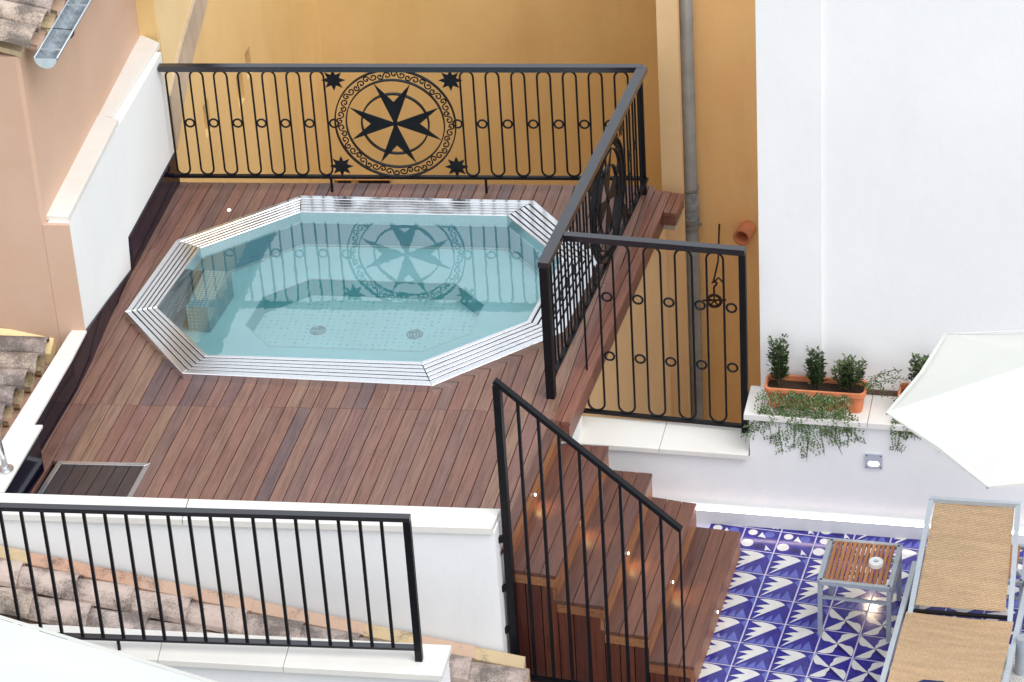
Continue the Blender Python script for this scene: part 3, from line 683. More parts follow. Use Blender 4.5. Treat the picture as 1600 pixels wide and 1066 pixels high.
# right-hand block with pilaster and recess
b = MB(); b.prism([(.97, 16.475), (1.09, 16.455), (1.13, 16.74), (1.5, 20.25), (1.22, 20.3)], -8, 2.2); obj('pilaster', b, M['cream'], y, (1, 16.5, -8))
b = MB(); b.prism([(1.12, 16.742), (1.9, 16.62), (2.1, 17.4), (1.2, 17.5)], -8, 2.2); obj('recess_wall', b, M['orange'], y, (1.4, 16.7, -8))
for x0, x1 in ((-1.225, -1.13), (-1.07, -.84)):
    wd = obj('window', MB().bar((x0 - .02, 20.505 - (x0 + 1.25) * .13, -1.33), (x1 + .02, 20.50 - (x1 + 1.25) * .13, -1.33), .04, .018), M['orange'], y, (x0, 20.5, -1.4))
    b = MB(); yy = lambda x: 20.49 - (x + 1.25) * .13; b.hexa([(x0, yy(x0), -2.1), (x1, yy(x1), -2.1), (x1, yy(x1) + .04, -2.1), (x0, yy(x0) + .04, -2.1)], [(x0, yy(x0), -1.34), (x1, yy(x1), -1.34), (x1, yy(x1) + .04, -1.34), (x0, yy(x0) + .04, -1.34)])
    obj('pane', b, M['window'], wd, (x0, 20.5, -1.4))
# deck side wall facing the alley, and below the deck back
t = thing('deck_support_wall', 'peach rendered wall under the red edge beam, beside the alley shaft', 'wall', (.5, 15.2, -8))
obj('wall_body', MB().prism([(.31, 14.40), (.985, 16.46), (.5, 16.5), (.0, 14.5)], -8, D - .128), M['cream'], t, (.5, 15.2, -8))
obj('white_stub', MB().prism([(.195, 13.99), (.275, 14.0), (.36, 14.36), (.31, 14.42), (.1, 14.3)], -1, D - .132), M['white2'], t, (.3, 14.2, -1))
obj('back_body', MB().prism([(-1.95, 16.80), (.9, 16.40), (.88, 16.34), (-1.93, 16.74)], -8, D - .13), M['yellow'], t, (-.5, 16.5, -8))

# ledge wall under the landing railing, and the planter wall to its right
WP = Vector((.966, 14.09)); wd_ = Vector((.9713, -.2377)); wnn = Vector((.2377, .9713))
def wp(s_, off=0, z=0): q = WP + wd_ * s_ + wnn * off; return (q.x, q.y, z) if z is not None else (q.x, q.y)
def w2(s_, off=0): q = WP + wd_ * s_ + wnn * off; return (q.x, q.y)
t = thing('ledge_wall', 'low white wall with pale stone ledge below the landing railing', 'wall', (.8, 14.2, 0))
obj('wall_body', MB().prism([w2(-.74, 0), w2(.30, 0), w2(.30, .22), w2(-.74, .22)], -8, .44), M['white'], t, (.8, 14.2, 0))
for a_, b_ in ((-.76, -.20), (-.197, .292)):
    q = [w2(a_, -.03), w2(b_, -.03), w2(b_, .235), w2(a_, .235)]
    piece('coping_stone', MB().prism(q, .44, .47, .002), M['stone'], t, cen(q, .44))
t = thing('planter_wall', 'white terrace wall with stone coping that carries the planters', 'wall', (2, 13.9, 0))
obj('wall_body', MB().prism([w2(.30, 0), w2(2.9, 0), w2(2.9, .26), w2(.30, .26)], -8, .70), M['white'], t, (2, 13.9, 0))
for a_, b_ in ((.272, .94), (.943, 1.75), (1.753, 2.9)):
    q = [w2(a_, -.025), w2(b_, -.025), w2(b_, .26), w2(a_, .26)]
    piece('coping_stone', MB().prism(q, .70, .735, .002), M['stone'], t, cen(q, .7))
obj('skirting', MB().prism([w2(-.3, -.045), w2(2.9, -.045), w2(2.9, -.001), w2(-.3, -.001)], -.01, .085), M['white2'], t, (2, 13.9, 0))
obj('light_strip', MB().prism([w2(-.3, -.044), w2(2.9, -.044), w2(2.9, -.036), w2(-.3, -.036)], .086, .100), M['ledp'], t, (2, 13.9, 0))
obj('strip_lip', MB().prism([w2(-.3, -.035), w2(2.9, -.035), w2(2.9, -.001), w2(-.3, -.001)], .086, .104), M['white2'], t, (2, 13.9, 0))
# white building
t = thing('white_house', 'tall plain white rendered house wall on the right with a shallow pilaster', 'house', (3, 15, -8))
q = [w2(.378, .262), w2(4.5, .262), w2(5.2, 2.6), w2(1.05, 2.6)]
obj('wall', MB().prism([w2(.64, .262), w2(4.5, .262), w2(5.2, 2.6), w2(1.05, 2.6)], -8, 3.7), M['white'], t, (3, 15, -8))
obj('pilaster', MB().prism([w2(.33, .235), w2(.665, .235), w2(.665, .5), w2(.9, 1.6), w2(.6, 1.6)], -8, 3.7), M['white'], t, (1.4, 14.3, -8))
pw = obj('conduit', MB().bar(wp(.80, .252, .752), wp(2.4, .252, .752), .016, .022), simple('brown_conduit', (.09, .04, .035), .6), t, wp(.8, .25, .75))
# wall lamp
lx = .955 * 1.0
lp = Vector(wp(.9755, -.004, .474)); L = thing('wall_lamp', 'square grey wall lamp with lit oval lens below the planters', 'lamp', tuple(lp))
obj('plate', MB().box(lp, (*wd_, 0), (*wnn, 0), (0, 0, 1), .0475, .006, .0475), M['lampplate'], L, tuple(lp))
b = MB(); o_ = []
for k_ in range(20):
    an = 2 * pi * k_ / 20; cx = .016 if cos(an) > 0 else -.016
    o_.append(lp + Vector((*wd_, 0)) * (cx + .013 * cos(an)) + Z1 * (-.014 + .014 * sin(an)) - Vector((*wnn, 0)) * .0075)
b.add(o_, [tuple(range(20))]); b.add([p - Vector((*wnn, 0)) * -.003 for p in o_], [tuple(range(20))]); obj('lens', b, M['lens'], L, tuple(lp))
for sx in (-1, 1):
    for sz in (-1, 1):
        c_ = lp + Vector((*wd_, 0)) * .038 * sx + Z1 * .038 * sz - Vector((*wnn, 0)) * .006
        obj('screw', MB().cyl(c_, c_ - Vector((*wnn, 0)) * .002, .0035, 8), M['iron'], L, tuple(c_))
ld = bpy.data.lights.new('wall_lamp_light', 'SPOT'); ld.energy = 3.6; ld.spot_size = rad(75); ld.spot_blend = .7; ld.color = (1, .72, .45); ld.shadow_soft_size = .03
lo = bpy.data.objects.new('wall_lamp_light', ld); COL.objects.link(lo); lo.location = lp - Vector((*wnn, 0)) * .05; lo.rotation_euler = (Vector((1.70, 13.16, 0)) - lo.location).to_track_quat('-Z', 'Y').to_euler()

# ------------------------------------------------------------------ staircase
st = thing('wooden_staircase', 'dark red hardwood staircase of five steps down from the deck', 'staircase', (.45, 13.3, 0))
NN = [(-.092, 12.90), (.144, 12.817), (.379, 12.737), (.598, 12.664), (.825, 12.589)]
NF = [(.235, 14.0), (.485, 13.945), (.712, 13.882), (.941, 13.793), (1.172, 13.722)]
ZS = [.78, .624, .468, .312, .156]
for k_ in range(5):
    A = Vector(NN[k_]); B = Vector(NF[k_]); d_ = (B - A).normalized(); rn = Vector((d_.y, -d_.x))
    z = ZS[k_]; zl = ZS[k_ + 1] if k_ < 4 else 0
    if k_ > 0:
        PA, PB = Vector(NN[k_ - 1]), Vector(NF[k_ - 1]) 
        PB = PB + (PB - PA).normalized() * (d_.dot(B - A) - (PB - PA).length) * .0
        for j in range(3):
            t0, t1 = j / 3 + .006, (j + 1) / 3 - (.006 if j < 2 else 0)
            pA0 = PA + (A - PA) * t0; pA1 = PA + (A - PA) * t1
            fB = PB + (B - PB) * 0; fe = d_ * (B - A).length
            q = [tuple(pA0), tuple(pA1), tuple(pA1 + (B - A)), tuple(pA0 + (B - A))]
            q = [tuple(pA0), tuple(pA1), tuple(lerp(PB, B, t1)), tuple(lerp(PB, B, t0))]
            if j == 0: q[0] = tuple(Vector(q[0]) - rn * .015); q[3] = tuple(Vector(q[3]) - rn * .015)
            piece('tread_board', MB().prism(q, z - .024, z + random.uniform(-.0008, .0008), .0018), M['step'], st, cen(q, z))
    else:
        q = [tuple(A - rn * .055), tuple(A - rn * .002), tuple(B - rn * .002), tuple(B - rn * .055)]
        piece('tread_board', MB().prism(q, z - .024, z + .001, .0018), M['step'], st, cen(q, z))
    off = rn * -.003; h0 = z - .026; hm = (h0 + zl) / 2
    for za, zb in ((zl + .001, hm - .0015), (hm + .0015, h0)):
        q = [tuple(A + off - rn * .018), tuple(A + off), tuple(B + off), tuple(B + off - rn * .018)]
        piece('riser_board', MB().prism(q, za, zb), M['riser'], st, cen(q, za))
    q = [tuple(B - rn * .03 + d_ * .0), tuple(B - rn * .0), tuple(B + d_ * .012), tuple(B - rn * .3 + d_ * .012), tuple(B - rn * .3)]
    # far end panel
    if k_ > 0:
        PB = Vector(NF[k_ - 1]); q = [tuple(PB), tuple(B - rn * .012), tuple(B - rn * .012 - d_ * .02), tuple(PB - d_ * .02)]
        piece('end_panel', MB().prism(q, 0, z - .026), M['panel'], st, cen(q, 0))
# side panel (front): vertical boards, stepped, with a trim board under each tread
for k_ in range(1, 5):
    A0, A1 = Vector(NN[k_ - 1]), Vector(NN[k_]); z = ZS[k_]; dd = (A1 - A0).normalized(); fn = Vector((dd.y, -dd.x))
    nb = 3
    q = [tuple(A0 + dd * .0 + fn * .004), tuple(A1 + fn * .004), tuple(A1 - fn * .016), tuple(A0 - fn * .016)]
    piece('side_trim', MB().prism(q, z - .075, z - .0255), M['riser'], st, cen(q, z))
    for j in range(nb):
        a_, b_ = lerp(A0, A1, j / nb + .012), lerp(A0, A1, (j + 1) / nb - .012); a_ = Vector(a_); b_ = Vector(b_)
        q = [tuple(a_), tuple(b_), tuple(b_ - fn * .02), tuple(a_ - fn * .02)]
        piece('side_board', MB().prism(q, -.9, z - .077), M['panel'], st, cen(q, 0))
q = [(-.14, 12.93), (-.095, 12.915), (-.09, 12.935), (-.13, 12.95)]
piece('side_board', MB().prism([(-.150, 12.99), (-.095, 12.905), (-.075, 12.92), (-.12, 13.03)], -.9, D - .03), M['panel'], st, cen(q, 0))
b = MB().prism([(-.08, 12.93), (.80, 12.64), (.80, 12.70), (-.05, 13.0)], -.9, -.3); obj('carcass', b, M['black'], st, (.3, 12.8, -.5))
for (x, yv, z) in ((.038, 13.448, .695), (.314, 13.361, .545), (.543, 13.279, .39), (.767, 13.208, .235), (1.001, 13.124, .08)):
    k_ = round((D - z) / .156 - .5); A = Vector(NN[k_]); B = Vector(NF[k_]); d_ = (B - A).normalized(); rn = Vector((d_.y, -d_.x))
    t_ = (Vector((x, yv)) - A).dot(d_); c_ = A + d_ * t_ - rn * .002; C3 = Vector((c_.x, c_.y, z)); R3 = Vector((rn.x, rn.y, 0))
    s_ = obj('step_light', MB().cyl(C3, C3 + R3 * .004, .011, 12), M['steel'], st, tuple(C3)); obj('lens', MB().cyl(C3 + R3 * .003, C3 + R3 * .0062, .0075, 12), M['ledw'], s_, tuple(C3))
    ld = bpy.data.lights.new('step_light_glow', 'SPOT'); ld.energy = .55 if z > .1 else .01; ld.spot_size = rad(120); ld.spot_blend = 1; ld.color = (1, .62, .22); ld.shadow_soft_size = .008
    lo = bpy.data.objects.new('step_light_glow', ld); COL.objects.link(lo); lo.location = C3 + R3 * .012; lo.rotation_euler = (R3 * .5 - Z1 * .8).to_track_quat('-Z', 'Y').to_euler()

# ------------------------------------------------------------------ railings
def stadium(A, axis, s_, w_, z0, z1, r=.0063, n=9):
    c = Vector(A) + axis * s_; h_ = w_ / 2; pts = []
    for k_ in range(n): an = pi * k_ / (n - 1); pts.append(c + axis * (cos(an) * h_) + Z1 * (z1 - h_ + sin(an) * h_ - 0))
    for k_ in range(n): an = pi + pi * k_ / (n - 1); pts.append(c + axis * (cos(an) * h_) + Z1 * (z0 + h_ + sin(an) * h_))
    return MB().tube([p for p in pts], r, 8, True), c
def share(name, proto, parent, loc):
    base = Vector(parent['at']); o = proto.copy(); COL.objects.link(o); o.name = name; o.parent = parent; o['at'] = list(loc); o.location = Vector(loc) - base; return o
def ornamental(name, label, A, B, zt, zb, ovals, ow, rings, rz, med, posts, group, capw=.045, feet=()):
    """A,B plan ends; ovals: list of distances from A; med: distance of the round medallion or None"""
    A3 = Vector((*A, 0)); ax = (Vector((*B, 0)) - A3).normalized(); Ln = (Vector((*B, 0)) - A3).length; nn = Vector((-ax.y, ax.x, 0))
    t = thing(name, label, 'railing', tuple(A3 + Z1 * zb), group)
    at = lambda s_, z: A3 + ax * s_ + Z1 * z
    obj('top_rail', MB().box(at(Ln / 2, zt - .018), ax, nn, (0, 0, 1), Ln / 2, capw / 2, .018), M['railcap'], t, tuple(at(0, zt)))
    obj('bottom_rail', MB().box(at(Ln / 2, zb), ax, nn, (0, 0, 1), Ln / 2 - .002, .012, .009), M['iron'], t, tuple(at(0, zb)))
    z1 = zt - .038; z0 = zb + .012
    pr = None
    for s_ in ovals:
        if pr is None:
            b, c = stadium(A3, ax, s_, ow, z0, z1); pr = obj('oval_bar', b, M['iron'], t, tuple(c + Z1 * zb), smooth=True); pr_s = s_
        else: share('oval_bar', pr, t, tuple(A3 + ax * s_ + Z1 * zb))
    rp = None
    for s_ in rings:
        for z in rz:
            if rp is None:
                b = MB().tube([at(s_, z) + (ax * cos(k_ * pi / 9) + Z1 * sin(k_ * pi / 9)) * .0265 for k_ in range(18)], .0062, 7, True)
                rp = obj('ring', b, M['iron'], t, tuple(at(s_, z)), smooth=True)
            else: share('ring', rp, t, tuple(at(s_, z)))
    for s_, w_, zz0, zz1 in posts:
        obj('post', MB().box(at(s_, (zz0 + zz1) / 2), ax, nn, (0, 0, 1), w_ / 2, w_ / 2, (zz1 - zz0) / 2), M['iron'], t, tuple(at(s_, zz0)))
    for s_ in feet: obj('foot', MB().box(at(s_, (zb + D) / 2), ax, nn, (0, 0, 1), .007, .007, (zb - D) / 2), M['iron'], t, tuple(at(s_, D)))
    if med is not None:
        R = (z1 - z0) / 2 + .012; zc = (z1 + z0) / 2; c0 = at(med, zc)
        pt = lambda r_, an, off=0: c0 + (ax * cos(an) + Z1 * sin(an)) * r_ + nn * off
        def hoop(r_, wr, nm):
            b = MB(); N = 72; vs = []; fs = []
            for k_ in range(N):
                an = 2 * pi * k_ / N
                for rr, of in ((r_ - wr, -.011), (r_ + wr, -.011), (r_ + wr, .011), (r_ - wr, .011)): vs.append(pt(rr, an, of))
            for k_ in range(N):
                j = (k_ + 1) % N
                for q_ in range(4): fs.append((k_ * 4 + q_, k_ * 4 + (q_ + 1) % 4, j * 4 + (q_ + 1) % 4, j * 4 + q_))
            b.add(vs, fs); obj(nm, b, M['iron'], t, tuple(c0))
        hoop(R - .004, .004, 'outer_hoop'); hoop(R * .805, .0035, 'inner_hoop'); hoop(R * .55, .0045, 'centre_hoop')
        # eight-pointed cross: four swallow-tailed arms
        for k_ in range(4):
            a0 = k_ * pi / 2 + .0; tip = R * .785; sp_ = .385; nt_ = R * .40
            prof = [(0.012, -pi / 2), (tip, -sp_), (nt_, 0), (tip, sp_), (.012, pi / 2)]
            prof = [(.006, -1.2), (tip, -sp_), (nt_, 0), (tip, sp_), (.006, 1.2)]
            vs = [pt(r_, a0 + a_, -.004) for r_, a_ in prof] + [pt(r_, a0 + a_, .004) for r_, a_ in prof]
            b = MB().add(vs, [(0, 1, 2), (0, 2, 4), (2, 3, 4), (7, 6, 5), (9, 7, 5), (9, 8, 7)] + [(i, 5 + i, 5 + (i + 1) % 5, (i + 1) % 5) for i in range(5)])
            obj('cross_arm', b, M['iron'], t, tuple(c0))
        b = MB().tube([c0 - nn * .01, c0 + nn * .01], .017, 12); obj('boss', b, M['iron'], t, tuple(c0))
        # scrolls in the outer band
        ri, ro = R * .825, R - .012; rm = (ri + ro) / 2; hw = (ro - ri) / 2; NS = 24
        for k_ in range(NS):
            am = 2 * pi * (k_ + .5) / NS; da = pi / NS; fl = 1 if k_ % 2 else -1; pts = []
            for (u_, v_) in curve([(-.30, .05), (-.18, .35), (-.45, .55), (-.78, .2), (-.62, -.45), (-.15, -.55), (.15, .0), (.35, .75), (.85, .75), (.95, .1), (.6, -.25), (.45, .12), (.62, .25)], 3):
                pts.append(pt(rm + fl * v_ * hw, am + u_ * da))
            obj('scroll', MB().tube(pts, .0046, 5), M['iron'], t, tuple(c0), smooth=True)
        for sx in (-1, 1):
            for sz in (-1, 1):
                cs = c0 + ax * sx * R * .955 + Z1 * sz * R * .80; ns = 8
                ring_ = [cs + (ax * cos(pi * q_ / ns + pi / 2) + Z1 * sin(pi * q_ / ns + pi / 2)) * (.072 if q_ % 2 == 0 else .038) for q_ in range(16)]
                b = MB().add([cs - nn * .006, cs + nn * .006] + [p - nn * .0025 for p in ring_] + [p + nn * .0025 for p in ring_],
                             [(0, 2 + q_, 2 + (q_ + 1) % 16) for q_ in range(16)] + [(1, 18 + (q_ + 1) % 16, 18 + q_) for q_ in range(16)] + [(2 + q_, 18 + q_, 18 + (q_ + 1) % 16, 2 + (q_ + 1) % 16) for q_ in range(16)])
                sob = obj('star', b, M['iron'], t, tuple(cs))
                if sz < 0: obj('stalk', MB().bar(cs - Z1 * .06, Vector((cs.x, cs.y, zb)), .006, .006), M['iron'], sob, tuple(cs))
    return t
RT = 1.65
ov = [.073 + .147 * k_ for k_ in range(7)] + [1.855 + .1535 * k_ for k_ in range(7)]
rg = [.1465 + .147 * k_ for k_ in range(6)] + [1.032, 1.782] + [1.932 + .1535 * k_ for k_ in range(6)]
ornamental('back_railing', 'black iron railing with round cross medallion along the back of the deck', (-2.005, 16.765), (.872, 16.354), RT, .885,
           ov, .079, rg, [1.255], 1.405, [(2.885, .038, D, RT - .036)], 'ornamental deck railings', feet=(.98, 1.93))
sA, sB = (.19, 14.208), (.872, 16.354)
ov2 = [.10 + .138 * k_ for k_ in range(7)] + [1.80 + .138 * k_ for k_ in range(3)]
rg2 = [.169 + .138 * k_ for k_ in range(6)] + [.985, 1.73] + [1.869, 2.007]
ornamental('side_railing', 'black iron railing with cross medallion on the right edge, seen almost end-on', sA, sB, RT - .001, .885,
           ov2, .079, rg2, [1.255], 1.355, [(.018, .046, D, RT - .037)], 'ornamental deck railings', capw=.06)
mA, mB_ = (.318, 14.495), (1.268, 14.215)
sL_ = (Vector(mB_) - Vector(mA)).length
ornamental('landing_railing', 'short black iron railing of tall ovals and double rings above the stone ledge', mA, mB_, 1.652, .505,
           [.135 + .172 * k_ for k_ in range(5)], .092, [.221 + .172 * k_ for k_ in range(5)], [1.27, .885], None, [(sL_ - .017, .036, .47, 1.652 - .037)], 'ornamental deck railings')
# plain railing at the lower left
def plain(name, label, A, B, zA, zB, hA, bars, foot):
    pass
A3 = Vector((-2.72, 12.335+.117, 0)); B3 = Vector((-.556, 12.110, 0)); ax = (B3 - A3).normalized(); Ln = (B3 - A3).length; nn = Vector((-ax.y, ax.x, 0))
t = thing('lower_railing', 'plain black bar railing on the stone coping at the lower left', 'railing', tuple(A3 + Z1 * .70))
at = lambda s_, z: A3 + ax * s_ + Z1 * z
TZ = 1.572; LZ = .70
obj('top_rail', MB().box(at(Ln / 2, TZ - .012), ax, nn, (0, 0, 1), Ln / 2 + .018, .02, .012), M['railcap'], t, tuple(at(0, TZ)))
obj('bottom_rail', MB().box(at(Ln / 2, LZ + .075), ax, nn, (0, 0, 1), Ln / 2, .018, .007), M['railcap'], t, tuple(at(0, .3)))
obj('post', MB().box(at(Ln, (LZ + TZ - .024) / 2), ax, nn, (0, 0, 1), .018, .018, (TZ - .024 - LZ) / 2), M['iron'], t, tuple(at(Ln, .22)))
obj('foot', MB().box(at(Ln - 1.51, LZ + .034), ax, nn, (0, 0, 1), .007, .007, .034), M['iron'], t, tuple(at(1.1, LZ)))
pr = None; nb = 24; step = .1042
for k_ in range(1, nb):
    s_ = Ln - .02 - k_ * step
    if s_ < .02: break
    if pr is None: pr = obj('bar', MB().box(at(s_, (LZ + .075 + TZ - .024) / 2), ax, nn, (0, 0, 1), .0075, .0075, (TZ - .024 - LZ - .075) / 2), M['iron'], t, tuple(at(s_, .3)))
    else: share('bar', pr, t, tuple(at(s_, .3)))
# stair railing
A3 = Vector((-.088, 12.845, 0)); B3 = Vector((.776, 12.55, 0)); ax = (B3 - A3).normalized(); Ln = (B3 - A3).length; nn = Vector((-ax.y, ax.x, 0))
t = thing('stair_railing', 'sloping plain black bar railing beside the wooden stairs', 'railing', tuple(A3))
zs0, zs1 = 1.815, 1.062
obj('top_rail', MB().bar(A3 - ax * .012 + Z1 * (zs0 + .008), B3 + Z1 * zs1, .034, .022), M['iron'], t, tuple(A3 + Z1 * 1.8))
obj('newel', MB().box(A3 + Z1 * .88, ax, nn, (0, 0, 1), .019, .019, .92), M['iron'], t, tuple(A3))
obj('bottom_rail', MB().box((A3 + B3) / 2 + Z1 * -.03, ax, nn, (0, 0, 1), Ln / 2 + .05, .016, .008), M['iron'], t, tuple(A3))
nb = 9
for k_ in range(1, nb + 1):
    s_ = Ln * k_ / nb - (.006 if k_ == nb else 0) - (1 - k_ / nb) * .0; zt = zs0 + (zs1 - zs0) * s_ / Ln - .010
    th = .0075 if k_ < nb else .005
    obj('bar', MB().box(A3 + ax * s_ + Z1 * ((zt - .03) / 2), ax, nn, (0, 0, 1), th, th, (zt + .03) / 2), M['iron'], t, tuple(A3 + ax * s_))
for z in (.865, .555, .285):
    obj('wall_bracket', MB().bar(A3 + Z1 * z, Vector((-.145, 12.83, z)), .02, .035), M['iron'], t, tuple(A3 + Z1 * z))

# ------------------------------------------------------------------ lower coping wall and clay roofs
t = thing('lower_coping_wall', 'low white wall with pale stone coping carrying the plain railing', 'wall', (-1.6, 12.9, -.5))
bk = [(-3.05, 12.705), (-.397, 12.209)]; fr = [(-3.05, 12.476), (-.449, 11.974)]
obj('wall_body', MB().prism([(-3.05, 12.51), (-.465, 12.01), (-.415, 12.19), (-3.05, 12.68)], -3, .665), M['white2'], t, (-1.6, 12.9, -.5))
for t0, t1 in ((0, .22), (.2212, .46), (.4612, .70), (.7012, 1)):
    q = [lerp(fr[0], fr[1], t0), lerp(fr[0], fr[1], t1), lerp(bk[0], bk[1], t1), lerp(bk[0], bk[1], t0)]
    piece('coping_stone', MB().prism(q, .665, .70, .002), M['stone'], t, cen(q, .7))
# roof between: rows follow the wall and fall to the right
rf = thing('lower_tile_roof', 'weathered clay barrel tile roof below the white front wall', 'roof', (-1.5, 13.2, -.6))
WA = Vector((-3.05, 13.205, .868)); WB = Vector((-.02, 12.717, .17)); rdv = (WB - WA).normalized(); RL = (WB - WA).length
pd = Vector((-.16, -.987, -.12)).normalized()
b = MB(); b.hexa([WA - Z1 * .25 + pd * .6, WB - Z1 * .25 + pd * .6, WB - Z1 * .25, WA - Z1 * .25], [WA - Z1 * .09 + pd * .6, WB - Z1 * .09 + pd * .6, WB - Z1 * .06, WA - Z1 * .06]); obj('roof_bed', b, M['flash'], rf, tuple(WA))
ti = .295
for r_ in range(2 if False else 3):
    cpos = WA + pd * (.148 + .186 * r_) - Z1 * (.045 + (.03 if r_ == 2 else 0)); so_ = (0, .11, .05, .16, .02)[r_]
    k_ = 0
    while True:
        s0_ = -.15 + so_ + ti * k_; k_ += 1
        if s0_ > RL - .12: break
        hi = cpos + rdv * s0_; lo_ = cpos + rdv * (s0_ + ti + .05) + Z1 * .016
        piece('roof_tile', barrel(hi + Z1 * random.uniform(-.003, .003), lo_, .082, .096, (0, 0, 1)), M['rooftile'], rf, tuple(hi))
    for q_ in range(6):
        c_ = WA + pd * (.241 + .186 * r_) - Z1 * .06; hi = c_ + rdv * (q_ * .55); lo_ = c_ + rdv * (q_ * .55 + .58) + Z1 * .008
        piece('channel_tile', barrel(hi, lo_, .075, .085, (0, 0, 1), conv=False), M['flash'], rf, tuple(hi))
k_ = 0
while -.1 + ti * k_ < RL - .05:       # flashing course against the wall
    s0_ = -.1 + ti * k_; k_ += 1; a_ = WA + rdv * s0_; b_ = WA + rdv * min(s0_ + ti + .02, RL - .02) + Z1 * .006
    q = [a_ + pd * -.01 + Z1 * .0, b_ + pd * -.01, b_ + pd * .055 - Z1 * .02, a_ + pd * .055 - Z1 * .02]
    piece('flashing_tile', MB().hexa([p - Z1 * .06 for p in q], q), M['flash'], rf, tuple(a_))
# white overflow pipe
gp = Vector((-.155, 12.80, -.10)); g2 = thing('white_spout', 'short white plastic gutter spout at the foot of the stairs', 'spout', tuple(gp))
vs = []; fs = []; N = 8; aa = Vector((-.155, 12.79, -.085)); bb_ = Vector((-.06, 12.80, -.045)); sd_ = Vector((.1, -.99, 0))
for c_ in (aa, bb_):
    for rr in (.028, .024):
        for q_ in range(N): an = pi * q_ / (N - 1); vs.append(c_ + sd_ * cos(an) * rr - Z1 * sin(an) * rr)
for q_ in range(N - 1): fs += [(q_, q_ + 1, 2 * N + q_ + 1, 2 * N + q_), (N + q_ + 1, N + q_, 3 * N + q_, 3 * N + q_ + 1)]
fs += [(0, 2 * N, 3 * N, N), (N - 1, 2 * N - 1, 4 * N - 1, 3 * N - 1)]
obj('trough', MB().add(vs, fs), M['whiteplastic'], g2, tuple(gp)); obj('elbow', MB().tube([aa - Z1 * .01, aa - Z1 * .2], .022, 12), M['whiteplastic'], g2, tuple(gp), smooth=True)
# roof left of the low parapet
rf = thing('left_tile_roof', 'weathered clay barrel tile roof left of the low parapet', 'roof', (-3, 14.3, .2))
rv = Vector((.985, -.09, -.13)).normalized(); cv = Vector((-.20, -.96, -.0)).normalized()
for r_ in range(8):
    e_ = Vector((-2.60, 14.80, .93)) + cv * (.165 * r_) + Vector((-.035 * r_ * .3, 0, 0))
    for c_ in range(4):
        lo_ = e_ - rv * (.30 * c_ - random.uniform(0, .015)) + Z1 * .012; hi = lo_ - rv * .35 - Z1 * .012
        piece('roof_tile', barrel(hi, lo_, .066, .080, (0, 0, 1)), M['rooftile'], rf, tuple(lo_))
    lo_ = e_ + cv * .083 - Z1 * .04; piece('channel_tile', barrel(lo_ - rv * 1.3, lo_, .07, .08, (0, 0, 1), conv=False), M['flash'], rf, tuple(lo_))
b = MB(); e_ = Vector((-2.57, 14.93, .90)); q = [e_, e_ + cv * 1.6, e_ + cv * 1.6 - rv * 2.2, e_ - rv * 2.2]; b.hexa([p - Z1 * .3 for p in q][::-1], [p - Z1 * .06 for p in q][::-1]); obj('roof_bed', b, M['flash'], rf, tuple(e_))
e_ = Vector((-2.56, 14.93, .955)); q = [e_, e_ + cv * .12 - Z1 * .06, e_ + cv * .12 - Z1 * .06 - rv * 2.2, e_ - rv * 2.2]
obj('mortar_fillet', MB().hexa([p - Z1 * .08 for p in q][::-1], q[::-1]), M['yellow2'], rf, tuple(e_))

# ------------------------------------------------------------------ alley: drain pipe, clay stub, pulley
dp = thing('drain_pipe', 'grey drain pipe with collars running down the recessed orange wall', 'pipe', (1.18, 16.66, -8))
obj('pipe_run', MB().tube([(1.155, 16.67, -8), (1.155, 16.67, 2.2)], .044, 20), M['pipe'], dp, (1.155, 16.67, -8), smooth=True)
obj('coupling', MB().tube([(1.155, 16.67, .40), (1.155, 16.67, .60)], .049, 20), M['galv'], dp, (1.155, 16.67, .4), smooth=False)
for z in (.38, .47, .61, .34):
    obj('collar', MB().tube([(1.155, 16.67, z), (1.155, 16.67, z + .012)], .054, 20), M['pipe'], dp, (1.155, 16.67, z))
obj('clamp', MB().bar((1.09, 16.70, .345), (1.22, 16.68, .345), .012, .014), M['pipe'], dp, (1.155, 16.67, .345))
tp_ = thing('clay_pipe_stub', 'short terracotta pipe stub sticking out of the orange wall', 'pipe', (1.47, 16.6, .27))
a_ = Vector((1.51, 16.68, .30)); b_ = Vector((1.455, 16.56, .30)); N = 18; dd = (b_ - a_).normalized(); s_ = dd.cross(Z1).normalized(); u_ = s_.cross(dd)
vs = [c_ + (s_ * cos(2 * pi * q_ / N) + u_ * sin(2 * pi * q_ / N)) * rr for c_, rr in ((a_, .05), (b_, .055), (b_, .042), (a_, .04)) for q_ in range(N)]
fs = [(r_ * N + q_, r_ * N + (q_ + 1) % N, (r_ + 1) * N + (q_ + 1) % N, (r_ + 1) * N + q_) for r_ in range(3) for q_ in range(N)]
obj('pipe_wall', MB().add(vs, fs), M['terra'], tp_, tuple(a_), smooth=True)
obj('mouth_liner', MB().add([v - dd * .003 for v in vs[2 * N:3 * N]] + vs[3 * N:], [(q_, (q_ + 1) % N, N + (q_ + 1) % N, N + q_) for q_ in range(N)] + [tuple(range(N, 2 * N))]), M['whiteplastic'], tp_, tuple(a_))
pc = Vector((1.265, 16.40, -.045)); pu = thing('hanging_pulley', 'rusty iron pulley wheel hanging on a bracket in the alley', 'pulley', tuple(pc))
ex = Vector((.98, -.2, 0)); 
obj('wheel', MB().tube([pc + (ex * cos(q_ * pi / 12) + Z1 * sin(q_ * pi / 12)) * .042 for q_ in range(24)], .010, 8, True), M['rust'], pu, tuple(pc), smooth=True)
for q_ in range(5): obj('spoke', MB().bar(pc, pc + (ex * cos(q_ * 1.2566 + .3) + Z1 * sin(q_ * 1.2566 + .3)) * .04, .008, .008), M['rust'], pu, tuple(pc))
obj('axle', MB().bar(pc - ex * .075, pc + ex * .075 + Z1 * .01, .009, .009), M['rust'], pu, tuple(pc))
